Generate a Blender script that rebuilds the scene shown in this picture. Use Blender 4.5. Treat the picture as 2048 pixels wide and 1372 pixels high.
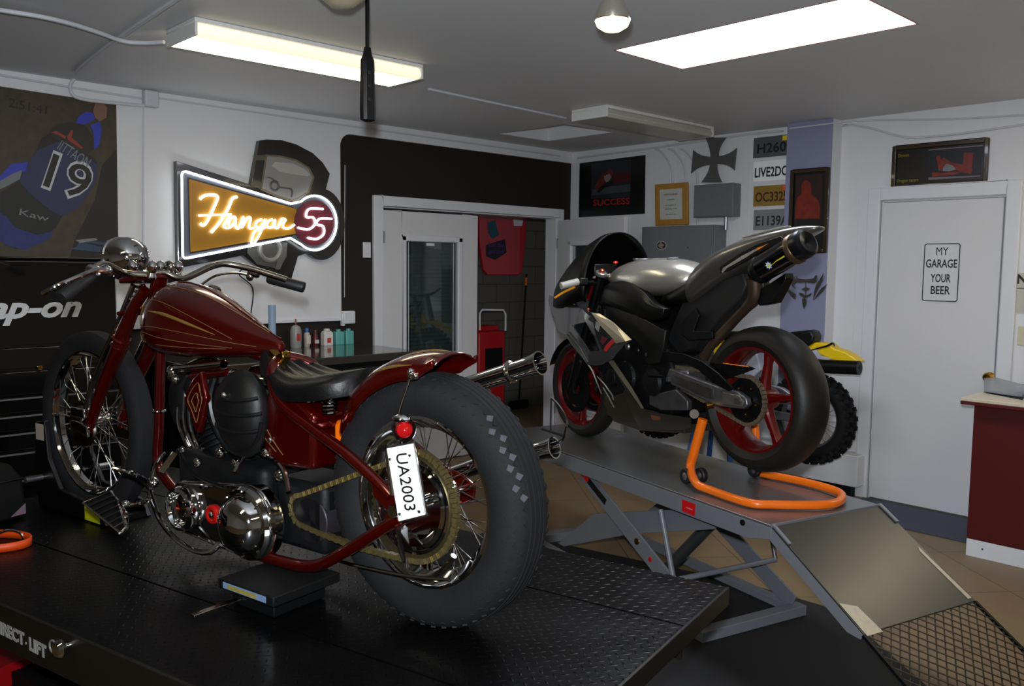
import bpy, bmesh, math, random
from mathutils import Vector, Matrix
from math import sin, cos, pi, radians as R_
random.seed(7)
for o in list(bpy.data.objects): bpy.data.objects.remove(o)
SC = bpy.context.scene
COL = SC.collection
# ------------------------------------------------------------------ camera
CAM_H, FPX, YAW, PITCH, ROLL = 1.60, 1721.3, .81147, -.089083, .010221
_f = Vector((cos(PITCH)*cos(YAW), cos(PITCH)*sin(YAW), sin(PITCH)))
_r0 = Vector((sin(YAW), -cos(YAW), 0)); _u0 = _r0.cross(_f)
_r = _r0*cos(ROLL)+_u0*sin(ROLL); _u = _u0*cos(ROLL)-_r0*sin(ROLL)
_C = Vector((0, 0, CAM_H))
cd = bpy.data.cameras.new('camera'); cam = bpy.data.objects.new('camera', cd); COL.objects.link(cam)
cd.sensor_width = 36; cd.lens = FPX/2048*36; cd.clip_start = .05; cd.clip_end = 60
m = Matrix((_r, _u, -_f)).transposed().to_4x4(); m.translation = _C
cam.matrix_world = m
SC.camera = cam
# ------------------------------------------------------------------ world, exposure, camera flash
w = bpy.data.worlds.new('world'); SC.world = w; w.use_nodes = True
w.node_tree.nodes['Background'].inputs[0].default_value = (.75, .85, 1, 1)
w.node_tree.nodes['Background'].inputs[1].default_value = .12
vs = SC.view_settings; vs.view_transform = 'Standard'; vs.look = 'None'; vs.gamma = 1; vs.use_curve_mapping = False
vs.exposure = 0.72
fl = bpy.data.lights.new('flash', 'SPOT'); fo = bpy.data.objects.new('flash', fl); COL.objects.link(fo)
fl.energy = 215; fl.spot_size = R_(95); fl.spot_blend = .6; fl.shadow_soft_size = .035; fl.color = (.90, .95, 1)
fo.location = (-.02, .02, CAM_H+.13)
fo.rotation_euler = (Vector((cos(YAW), sin(YAW), -.02))).to_track_quat('-Z', 'Y').to_euler()

# ------------------------------------------------------------------ measuring helpers (picture ray meets a real plane)
def ray(px, py): return _r*((px-1024)/FPX) - _u*((py-686)/FPX) + _f
def onz(px, py, z): d = ray(px, py); return _C + d*((z-CAM_H)/d.z)
def onx(px, py, x): d = ray(px, py); return _C + d*(x/d.x)
def ony(px, py, y): d = ray(px, py); return _C + d*(y/d.y)
class Frame:
    """A thing's own axes: x forward, y left, z up."""
    def __init__(s, O, yaw):
        s.O = Vector(O); s.yaw = R_(yaw); s.D = Vector((cos(s.yaw), sin(s.yaw), 0)); s.N = Vector((-s.D.y, s.D.x, 0))
    def y(s, px, py, y):
        d = ray(px, py); t = ((s.O+s.N*y-_C).dot(s.N))/d.dot(s.N); p = _C+d*t-s.O
        return Vector((p.dot(s.D), y, p.z))
    def x(s, px, py, x):
        d = ray(px, py); t = ((s.O+s.D*x-_C).dot(s.D))/d.dot(s.D); p = _C+d*t-s.O
        return Vector((x, p.dot(s.N), p.z))
    def z(s, px, py, z):
        p = onz(px, py, s.O.z+z)-s.O; return Vector((p.dot(s.D), p.dot(s.N), z))

# ------------------------------------------------------------------ materials
def lin(h):
    c = [int(h[i:i+2], 16)/255 for i in (0, 2, 4)]
    return tuple(x/12.92 if x <= .04045 else ((x+.055)/1.055)**2.4 for x in c)+(1,)
MATS = {}
def mat(name, h, rough=.5, metal=0., var=.06, scale=30, bump=0., bscale=200, coat=0., emit=None, es=1., trans=0., rvar=0., spec=.5, aniso=0.):
    if name in MATS: return MATS[name]
    m = bpy.data.materials.new(name); m.use_nodes = True; nt = m.node_tree; b = nt.nodes['Principled BSDF']
    c = lin(h)
    b.inputs['Roughness'].default_value = rough; b.inputs['Metallic'].default_value = metal
    b.inputs['Coat Weight'].default_value = coat; b.inputs['Coat Roughness'].default_value = .04
    b.inputs['Transmission Weight'].default_value = trans
    b.inputs['Specular IOR Level'].default_value = spec
    tc = nt.nodes.new('ShaderNodeTexCoord'); nz = nt.nodes.new('ShaderNodeTexNoise'); nz.inputs['Scale'].default_value = scale; nz.inputs['Detail'].default_value = 4
    nt.links.new(tc.outputs['Object'], nz.inputs['Vector'])
    rp = nt.nodes.new('ShaderNodeMix'); rp.data_type = 'RGBA'
    rp.inputs['A'].default_value = tuple(max(0, x*(1-var)) for x in c[:3])+(1,)
    rp.inputs['B'].default_value = tuple(min(1, x*(1+var)) for x in c[:3])+(1,)
    nt.links.new(nz.outputs['Fac'], rp.inputs['Factor']); nt.links.new(rp.outputs['Result'], b.inputs['Base Color'])
    if rvar:
        mr = nt.nodes.new('ShaderNodeMapRange'); mr.inputs['To Min'].default_value = max(0, rough-rvar); mr.inputs['To Max'].default_value = rough+rvar
        nt.links.new(nz.outputs['Fac'], mr.inputs['Value']); nt.links.new(mr.outputs['Result'], b.inputs['Roughness'])
    if bump:
        n2 = nt.nodes.new('ShaderNodeTexNoise'); n2.inputs['Scale'].default_value = bscale; n2.inputs['Detail'].default_value = 3
        nt.links.new(tc.outputs['Object'], n2.inputs['Vector'])
        bp = nt.nodes.new('ShaderNodeBump'); bp.inputs['Strength'].default_value = bump; bp.inputs['Distance'].default_value = .002
        nt.links.new(n2.outputs['Fac'], bp.inputs['Height']); nt.links.new(bp.outputs['Normal'], b.inputs['Normal'])
    if emit:
        b.inputs['Emission Color'].default_value = lin(emit); b.inputs['Emission Strength'].default_value = es
    MATS[name] = m; return m
white = mat('wall_white', 'dcdcdf', .6, bump=.15, bscale=120, var=.02)
ceil_m = mat('ceiling_paint', 'cfd0d2', .55, var=.03, scale=3, bump=.1, bscale=60)
brown = mat('brown_paint', '191006', .7, var=.05, scale=6)
bluep = mat('blue_grey_paint', '8a8dab', .6, var=.02)
trim_m = mat('trim_white', 'dcdde2', .4, var=.02)
door_m = mat('door_white', 'd6d6d8', .45, var=.02, scale=4)
backr = mat('back_room_paint', '4a443c', .7)
tanf = None
black = mat('black_plastic', '060607', .38, var=.15, spec=.35)
blackm = mat('black_matte', '060607', .65, var=.2, bump=.2, spec=.25)
blackg = mat('black_gloss', '050506', .12, coat=.6)
dark = mat('dark_metal', '1d1e20', .4, .7, var=.3, scale=25)
cast = mat('dark_cast_metal', '17181a', .55, .6, var=.4, scale=18, bump=.4, bscale=60)
chrome = mat('chrome', 'd8d8d8', .06, 1., var=.02)
chromed = mat('worn_chrome', 'a8a39a', .16, 1., var=.15, rvar=.05)
steel = mat('brushed_steel', '8e8f92', .35, .9, var=.1)
alu = mat('cast_alloy', '75757a', .42, .8, var=.3, scale=20, bump=.3, bscale=80)
gold = mat('gold_leaf', 'c9a65a', .3, .8, var=.2)
goldc = mat('gold_chain', 'a08a4e', .4, .8, var=.35, scale=90)
rubber = mat('tyre_rubber', '18181a', .78, var=.25, scale=14, bump=.5, bscale=150, spec=.25)
rubber2 = mat('grip_rubber', '141416', .55, var=.1)
leather = mat('seat_leather', '0a0a0b', .42, var=.15, spec=.35, bump=.3, bscale=120)
orange = mat('orange_enamel', 'f0700e', .3, coat=.3, var=.04)
yellow = mat('yellow_plastic', 'e3c010', .35, var=.05)
greyp = mat('grey_enamel', '74777f', .42, var=.06, scale=8, metal=.1)
greyd = mat('deck_steel', '8d8f91', .3, .75, var=.12, scale=5, rvar=.08)
paper = mat('paper_white', 'e8e8ea', .5)
inkb = mat('ink_black', '101012', .5)
redp = mat('red_plastic', 'b01318', .35, var=.08)
brass = mat('brass', 'b58b3c', .2, 1.)
# candy red paint with a clear coat
candy = mat('candy_red_paint', '560702', .22, .65, var=.1, scale=3, coat=1.)
wheelred = mat('wheel_red', '640507', .35, .3, var=.1, coat=.4)

def glassm(name, h, rough=.0, alpha=.75):
    m = bpy.data.materials.new(name); m.use_nodes = True; nt = m.node_tree; nt.nodes.clear()
    o = nt.nodes.new('ShaderNodeOutputMaterial'); g = nt.nodes.new('ShaderNodeBsdfGlossy'); t = nt.nodes.new('ShaderNodeBsdfTransparent')
    g.inputs['Roughness'].default_value = rough; t.inputs['Color'].default_value = lin(h)
    fr = nt.nodes.new('ShaderNodeLayerWeight'); fr.inputs['Blend'].default_value = .5
    mr = nt.nodes.new('ShaderNodeMapRange'); mr.inputs['To Min'].default_value = .04; mr.inputs['To Max'].default_value = .45
    nt.links.new(fr.outputs['Facing'], mr.inputs['Value'])
    mx = nt.nodes.new('ShaderNodeMixShader'); nt.links.new(mr.outputs[0], mx.inputs[0])
    nt.links.new(t.outputs[0], mx.inputs[1]); nt.links.new(g.outputs[0], mx.inputs[2]); nt.links.new(mx.outputs[0], o.inputs[0])
    return m
glass = glassm('window_glass', 'c9d2d4', .02)

def floor_mat():
    m = bpy.data.materials.new('tan_tile'); m.use_nodes = True; nt = m.node_tree; b = nt.nodes['Principled BSDF']
    tc = nt.nodes.new('ShaderNodeTexCoord'); mp = nt.nodes.new('ShaderNodeMapping'); mp.inputs['Rotation'].default_value = (0, 0, R_(38)); mp.inputs['Location'].default_value = (.1, .27, 0)
    br = nt.nodes.new('ShaderNodeTexBrick'); br.offset = 0; br.inputs['Scale'].default_value = 1; br.inputs['Brick Width'].default_value = .6; br.inputs['Row Height'].default_value = .6
    br.inputs['Mortar Size'].default_value = .003; br.inputs['Color1'].default_value = lin('7f6a4c'); br.inputs['Color2'].default_value = lin('836e50'); br.inputs['Mortar'].default_value = lin('4e4336')
    nz = nt.nodes.new('ShaderNodeTexNoise'); nz.inputs['Scale'].default_value = 6
    mx = nt.nodes.new('ShaderNodeMix'); mx.data_type = 'RGBA'; mx.blend_type = 'OVERLAY'; mx.inputs['Factor'].default_value = .15
    nt.links.new(tc.outputs['Object'], mp.inputs[0]); nt.links.new(mp.outputs[0], br.inputs['Vector']); nt.links.new(tc.outputs['Object'], nz.inputs['Vector'])
    nt.links.new(br.outputs['Color'], mx.inputs['A']); nt.links.new(nz.outputs['Color'], mx.inputs['B']); nt.links.new(mx.outputs['Result'], b.inputs['Base Color'])
    b.inputs['Roughness'].default_value = .45
    return m
tile = floor_mat()

def deck_black():
    """black diamond plate: short raised bars in a checkered lay"""
    m = bpy.data.materials.new('black_diamond_plate'); m.use_nodes = True; nt = m.node_tree; b = nt.nodes['Principled BSDF']
    N = nt.nodes.new; L = nt.links.new
    tc = N('ShaderNodeTexCoord'); mp = N('ShaderNodeMapping'); mp.inputs['Scale'].default_value = (38, 38, 38); mp.inputs['Rotation'].default_value = (0, 0, R_(45))
    L(tc.outputs['Object'], mp.inputs[0]); sp = N('ShaderNodeSeparateXYZ'); L(mp.outputs[0], sp.inputs[0])
    def M(op, a, bb=None):
        n = N('ShaderNodeMath'); n.operation = op
        for i, v in enumerate((a, bb)):
            if v is None: continue
            if isinstance(v, (int, float)): n.inputs[i].default_value = v
            else: L(v, n.inputs[i])
        return n.outputs[0]
    x, y = sp.outputs[0], sp.outputs[1]
    fx, fy = M('FLOOR', x), M('FLOOR', y)
    par = M('MODULO', M('ABSOLUTE', M('ADD', fx, fy)), 2)
    u = M('SUBTRACT', M('FRACT', x), .5); v = M('SUBTRACT', M('FRACT', y), .5)
    def bar(p, q): return M('SUBTRACT', 1, M('SQRT', M('ADD', M('POWER', M('MULTIPLY', p, 2.1), 2), M('POWER', M('MULTIPLY', q, 7.), 2))))
    h = M('MAXIMUM', 0, M('ADD', M('MULTIPLY', bar(u, v), par), M('MULTIPLY', bar(v, u), M('SUBTRACT', 1, par))))
    bp = N('ShaderNodeBump'); bp.inputs['Strength'].default_value = .5; bp.inputs['Distance'].default_value = .0025
    L(h, bp.inputs['Height']); L(bp.outputs['Normal'], b.inputs['Normal'])
    b.inputs['Base Color'].default_value = lin('050506'); b.inputs['Specular IOR Level'].default_value = .22
    nz = N('ShaderNodeTexNoise'); nz.inputs['Scale'].default_value = 5; L(tc.outputs['Object'], nz.inputs['Vector'])
    mr = N('ShaderNodeMapRange'); mr.inputs['To Min'].default_value = .2; mr.inputs['To Max'].default_value = .5; L(nz.outputs['Fac'], mr.inputs['Value']); L(mr.outputs['Result'], b.inputs['Roughness'])
    return m
plate_blk = deck_black()

# ------------------------------------------------------------------ mesh builder
def axes(ax):
    ax = Vector(ax).normalized(); t = Vector((0, 0, 1)) if abs(ax.z) < .9 else Vector((1, 0, 0))
    u = t.cross(ax).normalized(); return u, ax.cross(u), ax
class MB:
    def __init__(s): s.v = []; s.f = []; s.mi = []; s.cur = 0
    def add(s, vs, fs):
        n = len(s.v); s.v += [tuple(p) for p in vs]; s.f += [tuple(i+n for i in f) for f in fs]; s.mi += [s.cur]*len(fs); return s
    def slot(s, i): s.cur = i; return s
    def box(s, x0, x1, y0, y1, z0, z1):
        v = [(x, y, z) for x in (x0, x1) for y in (y0, y1) for z in (z0, z1)]
        return s.add(v, [(0, 1, 3, 2), (4, 6, 7, 5), (0, 4, 5, 1), (2, 3, 7, 6), (0, 2, 6, 4), (1, 5, 7, 3)])
    def bar(s, a, b, wd, ht, up=(0, 0, 1)):
        a, b = Vector(a), Vector(b); d = (b-a).normalized(); u = d.cross(Vector(up)).normalized(); t = u.cross(d)
        v = [p+u*i*wd/2+t*j*ht/2 for p in (a, b) for i in (-1, 1) for j in (-1, 1)]
        return s.add(v, [(0, 1, 3, 2), (4, 6, 7, 5), (0, 4, 5, 1), (2, 3, 7, 6), (0, 2, 6, 4), (1, 5, 7, 3)])
    def prism(s, pts, off):
        """closed outline of 3D points extruded by the vector off"""
        n = len(pts); off = Vector(off); P = [Vector(p) for p in pts]
        v = P+[p+off for p in P]
        return s.add(v, [tuple(range(n)), tuple(range(2*n-1, n-1, -1))]+[(i, (i+1) % n, n+(i+1) % n, n+i) for i in range(n)])
    def rings(s, rs, cap=True, closed=False):
        n = len(rs[0]); k = len(rs); v = [p for r in rs for p in r]; f = []
        for i in range(k if closed else k-1):
            j = (i+1) % k
            for a in range(n):
                b = (a+1) % n; f.append((i*n+a, i*n+b, j*n+b, j*n+a))
        if cap and not closed: f += [tuple(range(n-1, -1, -1)), tuple((k-1)*n+a for a in range(n))]
        return s.add(v, f)
    def tube(s, pts, r, seg=10, closed=False, curve=True, cap=True, step=6):
        P = [Vector(p) for p in pts]; k = len(P)
        rr = list(r) if isinstance(r, (list, tuple)) else [r]*k
        if curve and k > 2:
            Q = []; RR = []
            rng = range(k if closed else k-1)
            for i in rng:
                g = (lambda j: P[j % k]) if closed else (lambda j: P[max(0, min(k-1, j))])
                gr = (lambda j: rr[j % k]) if closed else (lambda j: rr[max(0, min(k-1, j))])
                p0, p1, p2, p3 = g(i-1), g(i), g(i+1), g(i+2)
                for q in range(step):
                    t = q/step
                    Q.append(.5*((2*p1)+(p2-p0)*t+(2*p0-5*p1+4*p2-p3)*t*t+(3*p1-p0-3*p2+p3)*t**3)); RR.append(gr(i)*(1-t)+gr(i+1)*t)
            if not closed: Q.append(P[-1]); RR.append(rr[-1])
            P, rr = Q, RR; k = len(P)
        rs = []; u = None
        for i in range(k):
            a = P[(i-1) % k] if (closed or i > 0) else P[i]; b = P[(i+1) % k] if (closed or i < k-1) else P[i]
            d = (b-a).normalized()
            if u is None: u = axes(d)[0]
            u = (u-d*u.dot(d)).normalized(); w_ = d.cross(u)
            rs.append([P[i]+(u*cos(2*pi*j/seg)+w_*sin(2*pi*j/seg))*rr[i] for j in range(seg)])
        return s.rings(rs, cap=cap, closed=closed)
    def lathe(s, prof, org, ax, seg=24, closed=False, a0=0, a1=2*pi, sx=1.):
        """prof: (radius, distance along axis)"""
        u, w_, a = axes(ax); org = Vector(org); full = abs(a1-a0-2*pi) < 1e-6
        cnt = seg if full else seg+1
        rs = []
        for j in range(cnt):
            t = a0+(a1-a0)*j/seg; d = u*cos(t)+w_*sin(t)*sx
            rs.append([org+d*r+a*h for r, h in prof])
        n = len(prof); v = [p for r in rs for p in r]; f = []
        for j in range(seg):
            k = (j+1) % cnt
            for i in range(n if closed else n-1):
                q = (i+1) % n; f.append((j*n+i, j*n+q, k*n+q, k*n+i))
        if not full and closed: f += [tuple(range(n)), tuple((cnt-1)*n+i for i in range(n-1, -1, -1))]
        return s.add(v, f)
    def cyl(s, a, b, r, r2=None, seg=16):
        a, b = Vector(a), Vector(b); L = (b-a).length; r2 = r if r2 is None else r2
        return s.lathe([(1e-5, 0), (r, 0), (r2, L), (1e-5, L)], a, b-a, seg)
    def ball(s, c, r, seg=16, ax=(0, 0, 1)):
        r = Vector(r) if isinstance(r, (tuple, list)) else Vector((r, r, r)); c = Vector(c); h = seg//2; rs = []
        for i in range(h+1):
            t = pi*i/h; rs.append([c+Vector((r.x*sin(t)*cos(2*pi*j/seg), r.y*sin(t)*sin(2*pi*j/seg), r.z*cos(t))) if 0 < i < h else c+Vector((1e-5*cos(2*pi*j/seg), 1e-5*sin(2*pi*j/seg), r.z*cos(t))) for j in range(seg)])
        return s.rings(rs, cap=False)
    def torus(s, c, ax, R, r, seg=32, ts=10, a0=0, a1=2*pi):
        pr = [(R+r*cos(2*pi*i/ts), r*sin(2*pi*i/ts)) for i in range(ts)]
        return s.lathe(pr, c, ax, seg, closed=True, a0=a0, a1=a1)
    def mesh(s, mesh, M4):
        n = [M4 @ v.co for v in mesh.vertices]; return s.add(n, [tuple(p.vertices) for p in mesh.polygons])
    def build(s, name, mats, parent=None, smooth=35, bevel=0, weld=True, solid=0, sub=0, bseg=2):
        me = bpy.data.meshes.new(name); me.from_pydata(s.v, [], s.f)
        mats = mats if isinstance(mats, (list, tuple)) else [mats]
        for mm in mats: me.materials.append(mm)
        me.polygons.foreach_set('material_index', s.mi)
        bm = bmesh.new(); bm.from_mesh(me)
        if weld: bmesh.ops.remove_doubles(bm, verts=bm.verts, dist=1e-5)
        bmesh.ops.recalc_face_normals(bm, faces=bm.faces); bm.to_mesh(me); bm.free()
        if smooth:
            me.polygons.foreach_set('use_smooth', [True]*len(me.polygons)); me.set_sharp_from_angle(angle=R_(smooth))
        o = bpy.data.objects.new(name, me); COL.objects.link(o)
        if parent is not None: o.parent = parent
        if sub:
            q = o.modifiers.new('sub', 'SUBSURF'); q.levels = sub; q.render_levels = sub
        if solid:
            q = o.modifiers.new('solid', 'SOLIDIFY'); q.thickness = solid; q.offset = 0
        if bevel:
            q = o.modifiers.new('bevel', 'BEVEL'); q.width = bevel; q.segments = bseg; q.limit_method = 'ANGLE'; q.angle_limit = R_(40)
        return o
def text_mesh(body, size=1., ext=.002, bold=0., shear=0., space=1., align='CENTER', sx=1.):
    c = bpy.data.curves.new('t', 'FONT'); c.body = body; c.size = size; c.extrude = ext; c.offset = bold; c.shear = shear; c.space_character = space
    c.align_x = align; c.align_y = 'CENTER'; c.resolution_u = 3; c.space_line = .95
    o = bpy.data.objects.new('t', c); COL.objects.link(o); bpy.context.view_layer.update()
    dg = bpy.context.evaluated_depsgraph_get(); me = bpy.data.meshes.new_from_object(o.evaluated_get(dg))
    bpy.data.objects.remove(o); bpy.data.curves.remove(c); return me
def basis(o, x, y, z=None):
    x = Vector(x).normalized(); y = Vector(y).normalized(); z = x.cross(y) if z is None else Vector(z)
    M4 = Matrix((x, y, z)).transposed().to_4x4(); M4.translation = Vector(o); return M4
def lettering(body, org, x, y, size, mt, name='lettering', parent=None, width=None, **k):
    """flat raised text with its centre at org, reading along x, upright along y; width = total width wanted"""
    me = text_mesh(body, size, **k); xs = [v.co.x for v in me.vertices]
    M4 = basis(org, x, y)
    if width: M4 = M4 @ Matrix.Diagonal((width/(max(xs)-min(xs)), 1, 1, 1))
    o = MB().mesh(me, M4).build(name, mt, parent, smooth=0); bpy.data.meshes.remove(me); return o

def tag(o, label, cat, group=None, kind=None):
    o['label'] = label; o['category'] = cat
    if group: o['group'] = group
    if kind: o['kind'] = kind
    return o
def thing(name, label, cat, loc=(0, 0, 0), yaw=0, group=None):
    o = bpy.data.objects.new(name, None); COL.objects.link(o); o.location = loc; o.rotation_euler = (0, 0, yaw); o.empty_display_size = .1
    return tag(o, label, cat, group)
def struct(o): o['kind'] = 'structure'; return o
def copy_tree(o, parent=None, M4=None):
    c = o.copy(); COL.objects.link(c); c.parent = parent
    for ch in o.children: copy_tree(ch, c)
    return c

# ------------------------------------------------------------------ the room
XR, YB, ZC, XL, YF = 5.92, 5.47, 2.645, -3.2, -3.0
struct(MB().box(XL, 9, YF, 9, -.12, 0).build('floor', tile))
# ceiling with the flush light panel and the shaft opening left out
P0 = (3.285, 3.85, 1.55, 2.775); P1 = (4.70, 5.25, 4.42, 5.12)
def ceiling():
    b = MB(); xs = sorted({XL, 9, P0[0], P0[1], P1[0], P1[1]}); ys = sorted({YF, 9, P0[2], P0[3], P1[2], P1[3]})
    for i in range(len(xs)-1):
        for j in range(len(ys)-1):
            cx, cy = (xs[i]+xs[i+1])/2, (ys[j]+ys[j+1])/2
            if any(p[0] < cx < p[1] and p[2] < cy < p[3] for p in (P0, P1)): continue
            b.box(xs[i], xs[i+1], ys[j], ys[j+1], ZC, ZC+.1)
    return b.build('ceiling', ceil_m, smooth=0)
struct(ceiling())
b = MB()   # the shaft above the opening
x0, x1, y0, y1 = P1
q = .006
b.box(x0, x0+q, y0, y1, ZC+.002, ZC+.2).box(x1-q, x1, y0, y1, ZC+.002, ZC+.2).box(x0+q, x1-q, y0, y0+q, ZC+.002, ZC+.2).box(x0+q, x1-q, y1-q, y1, ZC+.002, ZC+.2).box(x0, x1, y0, y1, ZC+.2, ZC+.21)
struct(b.build('trim_1', white, smooth=0))
# back wall (banner, sign, french doors): white field over brown
DX0, DX1, DZ = 3.80, 5.75, 2.045
def rounded(x0, x1, z0, z1, r, corners, n=8):
    """outline with the named corners rounded: 'tl' 'tr' 'bl' 'br'"""
    out = []
    for nm, cx, cz, a in (('bl', x0, z0, 180), ('br', x1, z0, 270), ('tr', x1, z1, 0), ('tl', x0, z1, 90)):
        if nm in corners:
            ox = cx+(r if nm[1] == 'l' else -r); oz = cz+(r if nm[0] == 'b' else -r)
            out += [(ox+r*cos(R_(a+90*i/n)), oz+r*sin(R_(a+90*i/n))) for i in range(n+1)]
        else: out.append((cx, cz))
    return out
b = MB(); b.box(XL, DX0, YB, YB+.14, 0, ZC).box(DX1, XR+.2, YB, YB+.14, 0, ZC).box(DX0, DX1, YB, YB+.14, DZ, ZC)
struct(b.build('wall_back', brown, smooth=0))
# raised white panelling on the back wall: the big field and the strip along the ceiling
WX, WZ, TZ = 3.44, 1.19, 2.545
fr = .09
out = [(XL, WZ), (WX, WZ), (WX, TZ-fr)]+[(WX+fr-fr*cos(R_(a)), TZ-fr+fr*sin(R_(a))) for a in range(10, 90, 10)]+[(WX+fr, TZ), (XR, TZ), (XR, ZC), (XL, ZC)]
struct(MB().prism([(x, YB, z) for x, z in out], (0, -.022, 0)).build('wall_back_panel', white, smooth=0))
struct(MB().box(XL, WX, YB-.034, YB-.022, WZ-.0, WZ+.02).build('trim_2', trim_m))
# right wall, the blue pillar, the door wall
b = MB(); RY0, RY1, RZ = 1.80, 2.58, 2.07
b.box(XR, XR+.14, RY1, YB, 0, ZC).box(XR, XR+.14, YF, RY0, 0, ZC).box(XR, XR+.14, RY0, RY1, RZ, ZC)
struct(b.build('wall_right', white, smooth=0))
# grooves of the panelling read as thin dark seams
b = MB()
for yy in (4.95, 4.35, 4.30, 3.98, 3.60, 2.74): b.box(XR-.003, XR, yy, yy+.008, .35, ZC-.05)
struct(b.build('trim_3', trim_m, smooth=0))
PX = 5.79
b = MB().slot(0).box(PX, XR, 2.885, 3.235, .3, ZC)
o = b.build('wall_right_pillar', [bluep, white], smooth=0, bevel=.004); struct(o)
for p in o.data.polygons:
    if abs(p.normal.y) > .9: p.material_index = 1
struct(MB().box(PX-.01, XR, 2.60, 3.9, .09, .31).build('baseboard_right', white, bevel=.006))
struct(MB().box(PX+.03, XR, 2.66, 3.9, 0, .09).build('baseboard_right_toe', blackm))
struct(MB().box(XL-.14, XL, YF, 9, 0, ZC).build('wall_left', white))
struct(MB().box(XL, XR+.14, YF-.14, YF, 0, ZC).build('wall_front', white))
# door frames
b = MB(); tw, td = .085, .03
for y0, y1 in ((RY0-tw, RY0), (RY1, RY1+tw)): b.box(XR-td, XR, y0, y1, 0, RZ+tw)
b.box(XR-td, XR, RY0, RY1, RZ, RZ+tw)
for y0, y1 in ((RY0, RY0+.012), (RY1-.012, RY1)): b.box(XR-.0, XR+.14, y0, y1, 0, RZ)
b.box(XR, XR+.14, RY0, RY1, RZ-.012, RZ)
struct(b.build('trim_4', trim_m, bevel=.006))
d1 = struct(MB().box(XR-.012, XR+.03, RY0+.015, RY1-.015, .012, RZ-.015).build('door_1', door_m, bevel=.004))
b = MB(); kb = Vector((XR-.012, 1.835, .935))
b.lathe([(1e-4, .0), (.03, 0), (.03, .008), (.012, .012), (.011, .03), (.026, .038), (.030, .052), (.022, .066), (1e-4, .069)], kb, (-1, 0, 0), 20)
b.build('door_knob', brass, d1)
# french doors in the back wall
b = MB()
b.box(DX0-.075, DX0, YB-.035, YB, 0, DZ+.075).box(DX1, DX1+.05, YB-.035, YB, 0, DZ+.075).box(DX0, DX1, YB-.035, YB, DZ, DZ+.075)
b.box(DX0, DX0+.015, YB, YB+.14, 0, DZ).box(DX1-.015, DX1, YB, YB+.14, 0, DZ).box(DX0, DX1, YB, YB+.14, DZ-.012, DZ)
struct(b.build('trim_5', trim_m, bevel=.005))
def leaf(name):
    """glazed leaf 0.96 wide, hinge at x=0, opening lies along +x; front faces -y"""
    W, H = .955, DZ-.03; gx0, gx1, gz0, gz1 = .17, .785, .30, H-.185
    b = MB().box(0, gx0, -.02, .02, .01, H).box(gx1, W, -.02, .02, .01, H).box(gx0, gx1, -.02, .02, .01, gz0).box(gx0, gx1, -.02, .02, gz1, H)
    r = b.build(name, door_m, bevel=.004)
    b = MB()
    for a in (gx0, gx1-.045): b.box(a, a+.045, -.03, .03, gz0, gz1)
    for z in (gz0, gz1-.045): b.box(gx0, gx1, -.03, .03, z, z+.045)
    b.build('window_frame', trim_m, r, bevel=.008)
    MB().box(gx0+.03, gx1-.03, -.004, .004, gz0+.03, gz1-.03).build('pane', glass, r, smooth=0)
    # roller fittings at the top and a cord of the inner blind
    b = MB().box(.42, .50, -.012, -.005, gz1-.075, gz1-.055).box(.245, .249, -.008, -.004, gz0+.05, gz1-.05).box(.70, .704, -.008, -.004, gz0+.05, gz1-.05)
    b.build('blind_rail', trim_m, r)
    for z in (.25, H-.25): MB().cyl((.004, -.028, z), (.004, -.028, z+.09), .006, seg=8).build('hinge', steel, r)
    return r
l1 = struct(leaf('door_2')); l1.location = (DX0+.018, YB+.005, 0)
l2 = struct(leaf('door_3')); l2.location = (DX1-.005, YB-.035, 0); l2.rotation_euler = (0, 0, R_(180+78))
# room beyond the french doors
b = MB().box(2.6, 8.1, 7.0, 7.1, 0, ZC).box(8.0, 8.1, YB+.14, 7.0, 0, ZC).box(2.6, 2.7, YB+.14, 7.0, 0, ZC)
def block_mat():
    m = bpy.data.materials.new('painted_block'); m.use_nodes = True; nt = m.node_tree; bb = nt.nodes['Principled BSDF']
    tc = nt.nodes.new('ShaderNodeTexCoord'); mp = nt.nodes.new('ShaderNodeMapping'); mp.inputs['Rotation'].default_value = (R_(90), 0, 0)
    br = nt.nodes.new('ShaderNodeTexBrick'); br.inputs['Scale'].default_value = 1; br.inputs['Brick Width'].default_value = .4; br.inputs['Row Height'].default_value = .2; br.inputs['Mortar Size'].default_value = .006
    br.inputs['Color1'].default_value = lin('5f5a52'); br.inputs['Color2'].default_value = lin('635e56'); br.inputs['Mortar'].default_value = lin('4a463f')
    nt.links.new(tc.outputs['Object'], mp.inputs[0]); nt.links.new(mp.outputs[0], br.inputs['Vector']); nt.links.new(br.outputs['Color'], bb.inputs['Base Color']); bb.inputs['Roughness'].default_value = .7
    return m
struct(b.build('wall_beyond', block_mat(), smooth=0))

# ------------------------------------------------------------------ ceiling things
lens_on = mat('tube_light_lens', 'fff4d8', .4, emit='fff0cc', es=1)
_nt = lens_on.node_tree; _tc = _nt.nodes.new('ShaderNodeTexCoord'); _sp = _nt.nodes.new('ShaderNodeSeparateXYZ'); _nt.links.new(_tc.outputs['Object'], _sp.inputs[0])
_a = _nt.nodes.new('ShaderNodeMath'); _a.operation = 'SUBTRACT'; _a.inputs[1].default_value = .175; _nt.links.new(_sp.outputs[1], _a.inputs[0])
_b = _nt.nodes.new('ShaderNodeMath'); _b.operation = 'ABSOLUTE'; _nt.links.new(_a.outputs[0], _b.inputs[0])
_m = _nt.nodes.new('ShaderNodeMapRange'); _m.inputs['From Min'].default_value = .05; _m.inputs['From Max'].default_value = .15; _m.inputs['To Min'].default_value = 6.5; _m.inputs['To Max'].default_value = .5; _m.interpolation_type = 'SMOOTHSTEP'
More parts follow.
